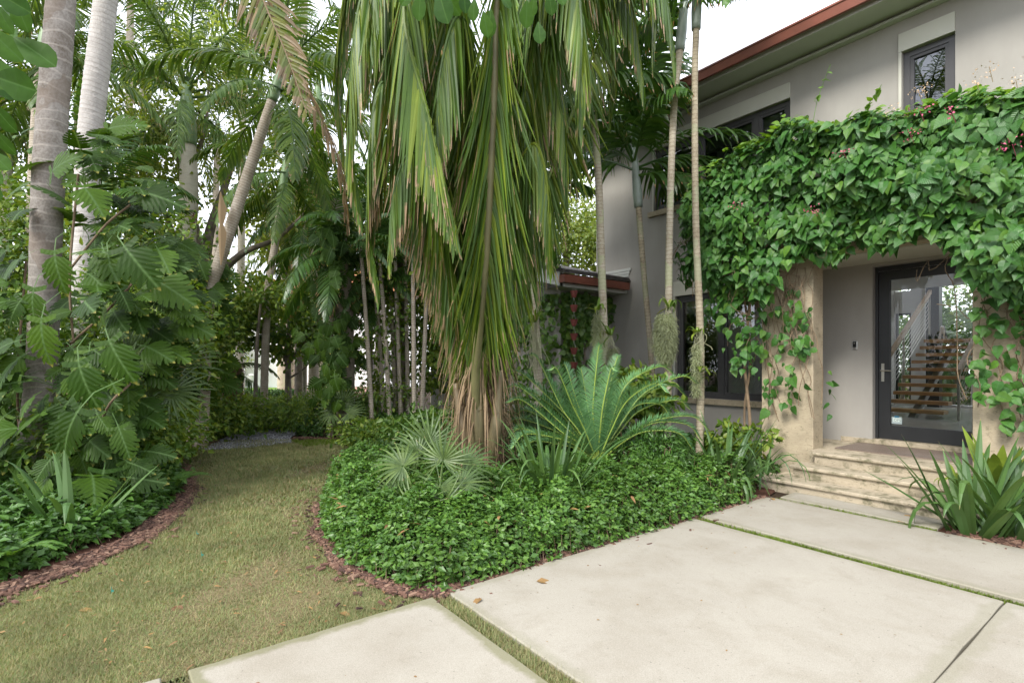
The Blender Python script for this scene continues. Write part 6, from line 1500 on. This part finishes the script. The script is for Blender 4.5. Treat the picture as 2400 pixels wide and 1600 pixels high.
# ================================================================ air plants on the palm trunks
def moss(label, x, y0, y1, Z, w, n=900):
    n = int(n * 2.2); t0 = D(x, y0, Z); Lh = (y1 - y0) / FPX * Z; u = rng.random(n); a = rng.random(n) * 6.283
    rr = w * np.sqrt(np.sin(np.pi * np.clip(u * .8 + .12, 0, 1))) * (.75 + .25 * rng.random(n))
    P = np.array(t0)[None] + np.stack([np.cos(a) * rr, np.sin(a) * rr, -u * Lh * .85], 1)
    mb = MB(); mb.add(*strips(P, np.stack([np.cos(a) * .5, np.sin(a) * .5, -.6 + 0 * a], 1) + rng.normal(size=(n, 3)) * .9, .05 + .06 * rng.random(n), np.full(n, .0026), rng.normal(size=(n, 3)), 4, np.full(n, .8), [1, 1, 1, .8, .2], rng.random(n), np.zeros(n)))
    o = mb.build('spanish_moss', G_SPAN); tag(o, label, 'moss')
moss('large grey-green tuft of spanish moss on the tall pale trunk', 1528, 722, 850, 7.9, .15, 2600)
moss('spanish moss hanging left of the trunk beside the gutter', 1372, 722, 850, 8.5, .06, 800)
moss('spanish moss below the orchid beside the rain chain', 1408, 800, 880, 8.55, .07, 700)
moss('wispy spanish moss on the rightmost palm trunk', 1600, 790, 930, 7.5, .05, 420)
def orchid(label, x, y, Z, n, L, seed, spread=1.2, roots=16, rl=.4, bends=(1, 2, 3, 3, 4)):
    t = sword_plant('orchid', label, D(x, y, Z), n, L, spread, seed, bends, .7, mat=G_ORCH, rad0=.03, cat='orchid')
    m = MB(); r_ = random.Random(seed)
    for k in range(roots):
        q = [D(x, y, Z) + Vector((r_.uniform(-.05, .05), r_.uniform(-.05, .05), 0))]
        for j in range(5): q.append(q[-1] + Vector((r_.gauss(0, .03), r_.gauss(0, .03), -rl / 5 * r_.uniform(.6, 1.2))))
        m.tube(spline(q, 12), .004, 4)
    m.build('roots', simple('pale_root', (.3, .3, .18), .8), t, kind='stuff')
    return t
orchid('orchid with broad green leaves above the large moss tuft', 1538, 705, 7.88, 13, .34, 61, 1.3, 6)
orchid('yellowish orchid on the trunk beside the wing gutter', 1372, 712, 8.55, 14, .3, 62, 1.3, 6)
orchid('orchid with long trailing roots on the leaning trunk', 1228, 740, 9.0, 18, .4, 63, 1.3, 40, .9)
orchid('dark orchid with dry bulb behind the gutter trunk', 1402, 770, 8.5, 10, .3, 64, 1.3, 12, .3)
orchid('small orchid on the rightmost palm trunk', 1603, 762, 7.5, 10, .2, 65, 1.3, 8, .3)
# ferns on the rightmost trunk
fern = MB()
for k in range(9):
    az = random.uniform(0, 6.28); b = np.array(tuple(D(1607, 850 + 8 * (k % 4), 7.5))); frond(fern, arch(.26, 40, 110, 10, az) + b, n=12, start=.08, L=.06, W=.008, hang=.2, r0=.003, k=2, seed=k, dryspread=0.0, dry=0)
fo = fern.build('fern', G_MOSSY); tag(fo, 'small bright fern growing on the rightmost palm trunk', 'fern')
# ferns in the left bed
for k, (x, y, Z, lb_) in enumerate([(405, 1085, 6.4, 'feathery fern at the bend of the left bed'), (20, 1350, 4.0, 'small fern at the left corner of the lawn')]):
    fern = MB(); b = np.array(tuple(D(x, y, Z))); b[2] = .12
    for j in range(14): frond(fern, arch(.42, 45, 80, 10, random.uniform(0, 6.28)) + b, n=22, start=.08, L=.075, W=.009, hang=.2, r0=.004, k=2, seed=k * 20 + j, dryspread=0.0, dry=0)
    fo = fern.build('fern', G_HEDGE); tag(fo, lb_, 'fern')
# dry spathe hanging by the leaning palm
spm = MB(); spm.add(*strips(np.array([tuple(D(506, 440, 9.7))]), np.array([[.05, 0, -1.0]]), np.array([1.35]), np.array([.085]), np.array([tuple(RGT)]), 9, np.array([.2]), [.1, .5, 1, .8, .45, .9, .8, .6, .4, .1], np.array([.6]), np.array([1.1]), .8))
so = spm.build('dry_palm_sheath', G_DRY); tag(so, 'dry brown palm sheath hanging beside the leaning ringed palm', 'palm sheath')

# ================================================================ clusia twigs close to the viewpoint
CLM = tpl_mesh(T_ROUND, 'leaf', G_CLU)
def clusia(label, leaves, stem):
    t = thing('clusia_branch', label, 'branch', D(*stem[0]))
    MB().tube(spline([D(*s) for s in stem], 14), .009, 6).build('stem', B_GSTEM, t)
    for (x, y, Z, dx, dy, s) in leaves:
        rj = random.uniform(-.25, .25)
        place(CLM, 'leaf', t, D(x, y, Z), (RGT * dx + Vector((0, 0, -dy)) - FWD * rj).normalized(), -FWD * .9 + Vector((0, 0, random.uniform(-.5, .5))) + RGT * random.uniform(-.4, .4), s / FPX * Z)
clusia('clusia branch with large round leaves hanging in the top left corner', [
    (30, 85, 1.55, .85, .55, 105), (-15, 175, 1.5, .85, .35, 120), (30, -20, 1.6, .15, 1, 85), (-35, 60, 1.6, .7, .7, 95), (-10, 5, 1.5, .3, .9, 70), (-25, 230, 1.5, .5, .85, 80), (-20, 290, 1.55, .45, .8, 70), (-25, 345, 1.5, .6, .6, 60),
    (-20, 380, 1.6, .5, .7, 55), (40, 60, 1.7, -.2, 1, 80), (-25, 130, 1.6, .6, .8, 95), (-30, -30, 1.5, .9, .5, 90), (-30, 20, 1.7, .9, .2, 80), (60, 85, 1.8, .6, .9, 60), (-20, 420, 1.6, .3, .8, 40), (-30, 200, 1.7, .9, .1, 80)],
    [(-60, -200, 1.7), (-45, 0, 1.6), (-40, 200, 1.6), (-42, 420, 1.6)])
clusia('clusia branch with round leaves hanging over the top centre', [
    (968, -25, 2.1, -.2, 1, 65), (1005, -30, 2.1, .25, 1, 85), (1090, -5, 2.1, -.1, 1, 50), (1110, 25, 2.1, .2, 1, 55), (1128, 20, 2.15, -.15, 1, 62), (1236, 50, 2.1, .1, 1, 50), (1228, -10, 2.2, -.2, 1, 45), (1260, -20, 2.1, .2, 1, 50), (1020, -20, 2.2, .6, .8, 60), (1150, -10, 2.2, .6, .8, 40), (1280, -20, 2.2, .3, .7, 40), (950, -30, 2.2, -.6, .8, 50), (1340, -35, 2.2, .3, 1, 40), (1065, -25, 2.15, .1, 1, 50), (1210, 0, 2.15, 0, 1, 60)],
    [(900, -120, 2.2), (1000, -45, 2.15), (1120, -30, 2.15), (1240, -40, 2.15), (1400, -110, 2.2)])

# ================================================================ beyond the garden
M_BRICKP = groundmat('brick_paving', [(.3, (.36, .2, .15)), (.7, (.46, .28, .21))], 2, 20, [(.3, (.3, .17, .12)), (.7, (.5, .32, .26))])
M_TURF = groundmat('vivid_green_turf', [(.3, (.13, .24, .04)), (.7, (.2, .33, .06))], 2, 20)  # far lawn: a more vivid green than the near thatch
MB().poly([g2(-300, 924), g2(760, 924), g2(900, 880), g2(-300, 880)], .0).build('brick_driveway', M_BRICKP, kind='structure')
MB().poly(smooth_closed([g2(482, 903), g2(520, 911), g2(600, 913), g2(660, 905), g2(640, 890), g2(560, 887), g2(510, 890)], 4), .012).build('neighbouring_lawn', M_TURF, kind='structure')
M_WHITE = simple('white_house_paint', (.8, .8, .78), .7, var=.03); M_TERRA = simple('terracotta_roof', (.5, .2, .1), .8, var=.3, scale=3)
nb = thing('neighbouring_house', 'bright white house with terracotta roof beyond the garden', 'house', gz(700, 36))
a_, b_ = Vector(gz(562, 34)), Vector(gz(900, 36)); dv = (b_ - a_).normalized(); pv = Vector((-dv.y, dv.x, 0)); pv = pv if pv.dot(FWD) > 0 else -pv
def nbx(u0, u1, w0, w1, z0, z1, nm, mat, lab=None):
    q = MB(); c4 = [a_ + dv * u0 + pv * w0, a_ + dv * u1 + pv * w0, a_ + dv * u1 + pv * w1, a_ + dv * u0 + pv * w1]
    q.prism([(p.x, p.y) for p in c4], z0, z1); return q.build(nm, mat, nb, label=lab)
nbx(0, 11, 0, 8, -.1, 6.2, 'wall', M_WHITE)
for u0, z0 in ((1.2, 3.6), (4.5, 3.6), (7.8, 3.6), (4.5, .9), (7.8, .9)):
    w_ = nbx(u0, u0 + 1.3, -.02, -.005, z0, z0 + 1.5, 'window', M_BRONZE)
q = MB(); e = .6; cc = [a_ + dv * -e + pv * -e, a_ + dv * (11 + e) + pv * -e, a_ + dv * (11 + e) + pv * (8 + e), a_ + dv * -e + pv * (8 + e)]
r1_, r2_ = a_ + dv * 4 + pv * 4, a_ + dv * 7 + pv * 4
q.faces([(p.x, p.y, 6.2) for p in cc] + [(r1_.x, r1_.y, 8.4), (r2_.x, r2_.y, 8.4)], [(0, 1, 5, 4), (1, 2, 5), (2, 3, 4, 5), (3, 0, 4), (3, 2, 1, 0)]); q.build('roof', M_TERRA, nb)
# low clipped hedge and planting between gardens
hm_ = MB(); ha, hb_ = np.array(tuple(gz(330, 20.5))), np.array(tuple(gz(800, 20.5))); n = 9000; u = rng.random(n)
Ph = ha + (hb_ - ha) * u[:, None] + np.array(tuple(FWD))[None] * rng.uniform(-.3, .3, n)[:, None]; Ph[:, 2] = .55 * rng.random(n) ** .5
hm_.inst(T_SMALL, basis(rng.normal(size=(n, 3)), rng.normal(size=(n, 3)) * .5 + [0, 0, 1]) * .11, Ph); ho = hm_.build('clipped_hedge', G_HEDGED, kind='stuff'); ho['label'] = 'low clipped hedge in front of the brick driveway'; ho['category'] = 'hedge'
wt = [(650, 26), (668, 26.5), (690, 27), (745, 27)]
for i, (x_, Z_) in enumerate(wt):
    palm('palm_tree', ['pale lichened palm trunk before the white house, left of the small tree', 'pale palm trunk before the white house, behind the small tree', 'pale palm trunk before the white house, right of the small tree', 'pale palm trunk furthest right before the white house'][i], [gz(x_, Z_), D(x_, 800, Z_), D(x_, 560, Z_)], [.3, .26, .2], B_ADON, 'slim', 9, .6, seed=200 + i, scale=1.4, rings=.2)
lp = thing('garden_lamp', 'slim grey post with round head before the white wall', 'lamp', gz(573, 32))
MB().tube([gz(570, 32), D(576, 868, 32)], .04, 6).build('post', M_STEEL, lp); MB().lathe([(.05, 0), (.2, .05), (.22, .4), (.1, .5), (.01, .52)], D(577, 877, 32), 12).build('head', M_WHITEP, lp)
# garden behind the stair hall, seen through the house
for i, (x_, y_, s_) in enumerate([(-6.2, 20.5, 1.2), (-5.1, 21.5, 1.3), (-4.0, 20.2, 1.25), (-3.0, 21.4, 1.3), (-7.2, 22, 1.3)]):
    palm('palm_tree', ['bushy palm behind the narrow rear window of the house', 'bushy palm behind the black column of the stair hall', 'bushy palm in the middle of the rear window', 'bushy palm at the right of the rear window', 'bushy palm furthest left behind the house'][i], [Vector((x_, y_, 0)), Vector((x_ + .1, y_, .8)), Vector((x_ + .1, y_, 1.6))], [.08, .07, .06], B_RINGED, 'areca', 16, .3, seed=300 + i, scale=s_)
palm('palm_tree', 'grey palm trunk seen through the rear window of the house', [Vector((-4.05, 19.3, 0)), Vector((-4.0, 19.3, 3)), Vector((-3.95, 19.3, 6))], [.14, .12, .11], B_PALE, 'slim', 10, .8, seed=310)
shrub('pale green shrub closing the view behind the house', Vector((-4.5, 24, 2.6)), (5.5, 1.0, 3.2), 14000, .16, G_WILD)
# trees across the driveway, behind the viewpoint: they show in the window panes
for i, (x_, y_) in enumerate([(-6.4, -4.8), (-12, -14), (-5, -17)]):
    palm('palm_tree', ['tall feather palm behind the viewpoint mirrored in the narrow upper window', 'feather palm across the driveway mirrored in the ground-floor window', 'feather palm far across the driveway mirrored in the door'][i], [Vector((x_, y_, 0)), Vector((x_ + .2, y_, 3)), Vector((x_ + .4, y_, 9.6 if i == 0 else 6.5))], [.2, .16, .14], B_SMOOTH, 'royal', 12, 1.0, seed=330 + i, group='palms across the driveway')
shrub('tall dark hedge of shrubs across the driveway', Vector((-6, -17, 1.4)), (13, .8, 1.8), 9000, .22, G_TREED)

# ================================================================ small litter on the paving and lawn
M_DEADL = leafmat('fallen_leaf', [(.14, .08, .05), (.2, .14, .07), (.1, .06, .04)], rough=.7, trans=.05)
for k, (x_, y_, s_) in enumerate([(1232, 1345, .14), (1770, 1150, .1), (2090, 1190, .12), (1105, 1385, .1), (2060, 1205, .1), (400, 1395, .12), (180, 1405, .1), (780, 1410, .1), (2105, 1185, .11)]):
    me = tpl_mesh(T_LEAF, 'fallen_leaf', M_DEADL) if k == 0 else me
    o = bpy.data.objects.new('fallen_leaf', me); COL.objects.link(o)
    p = G(x_, y_); p.z = .036 if x_ > 1000 else .012
    o.location = p; o.rotation_euler = (random.uniform(-.15, .15), random.uniform(-.15, .15), random.uniform(0, 6)); o.scale = (s_,) * 3
    tag(o, ['curled brown leaf lying under the edge of the clipped hedge', 'fallen orange leaf by the left end of the lowest step', 'yellow fallen leaf on the mulch right of the steps', 'small brown leaf at the near corner of the large slab', 'curled yellow leaf beside the narrow slab end', 'brown leaf lying on the lawn below the left bed', 'brown leaf on the lawn near the left edge', 'rust-coloured leaf on the lawn left of the front slab', 'pale dry leaf on the mulch near the sword leaves'][k], 'fallen leaf')
mb = MB(); n = 70; P = np.column_stack([rng.uniform(-3.1, 1, n), rng.uniform(.5, 6.1, n), np.full(n, .032)])
P = P[(abs(P[:, 1] - 4.8) > .12) & (abs(P[:, 1] - 1.8) > .12)]; n = len(P); a = rng.random(n) * 6.28
mb.inst(T_LEAF, basis(np.column_stack([np.cos(a), np.sin(a), .05 + 0 * a]), np.tile(Zup, (n, 1))) * (rng.uniform(.008, .03, n))[:, None, None], P)
o = mb.build('litter', M_DEADL, kind='stuff'); o['label'] = 'tiny leaf scraps on the slabs'
M_TEAL = simple('teal_flag', (.02, .22, .18), .5)
for k, (x_, y_) in enumerate([(256, 1365), (452, 1232), (463, 1281), ]):
    p = G(x_, y_); p.z = .02; q = MB(); q.faces([tuple(p), tuple(p + RGT * .014), tuple(p + RGT * .018 + Vector((0, 0, .012))), tuple(p + Vector((0, 0, .016)))], [(0, 1, 2, 3)])
    q.tube([p + Vector((0, 0, -.02)), p + Vector((0, 0, .035))], .0015, 4); tag(q.build('marker_flag', M_TEAL), ['tiny teal marker in the lawn nearest the left bed', 'tiny teal marker farthest up the lawn', 'tiny teal marker in the middle of the lawn'][k], 'marker')

n = 420; P = rng.uniform((-9, -1), (-3.2, 6), (n * 6, 2)); P = P[inside(P, lawn_poly)][:n]; n = len(P); a = rng.random(n) * 6.28
mb = MB(); mb.inst(T_NARROW, basis(np.column_stack([np.cos(a), np.sin(a), .15 * rng.random(n)]), np.tile(Zup, (n, 1)) + rng.normal(size=(n, 3)) * .2) * (rng.uniform(.015, .06, n))[:, None, None], np.column_stack([P, .018 + .012 * rng.random(n)]))
o = mb.build('litter', M_DEADL, kind='stuff'); o['label'] = 'bits of dead leaf lying in the lawn'
n = 260; P = rng.uniform((-9, 0), (-3.3, 7), (n * 8, 2)); P = P[inside(P, front) | inside(P, leftp)][:n]; n = len(P); a = rng.random(n) * 6.28
mb = MB(); mb.inst(T_NARROW, basis(np.column_stack([np.cos(a), np.sin(a), .3 * rng.normal(size=n)]), np.tile(Zup, (n, 1)) + rng.normal(size=(n, 3)) * .3) * (rng.uniform(.03, .12, n))[:, None, None], np.column_stack([P, .33 + .07 * rng.random(n)]))
o = mb.build('litter', M_DEADL, kind='stuff'); o['label'] = 'dead leaflets caught on top of the groundcover'
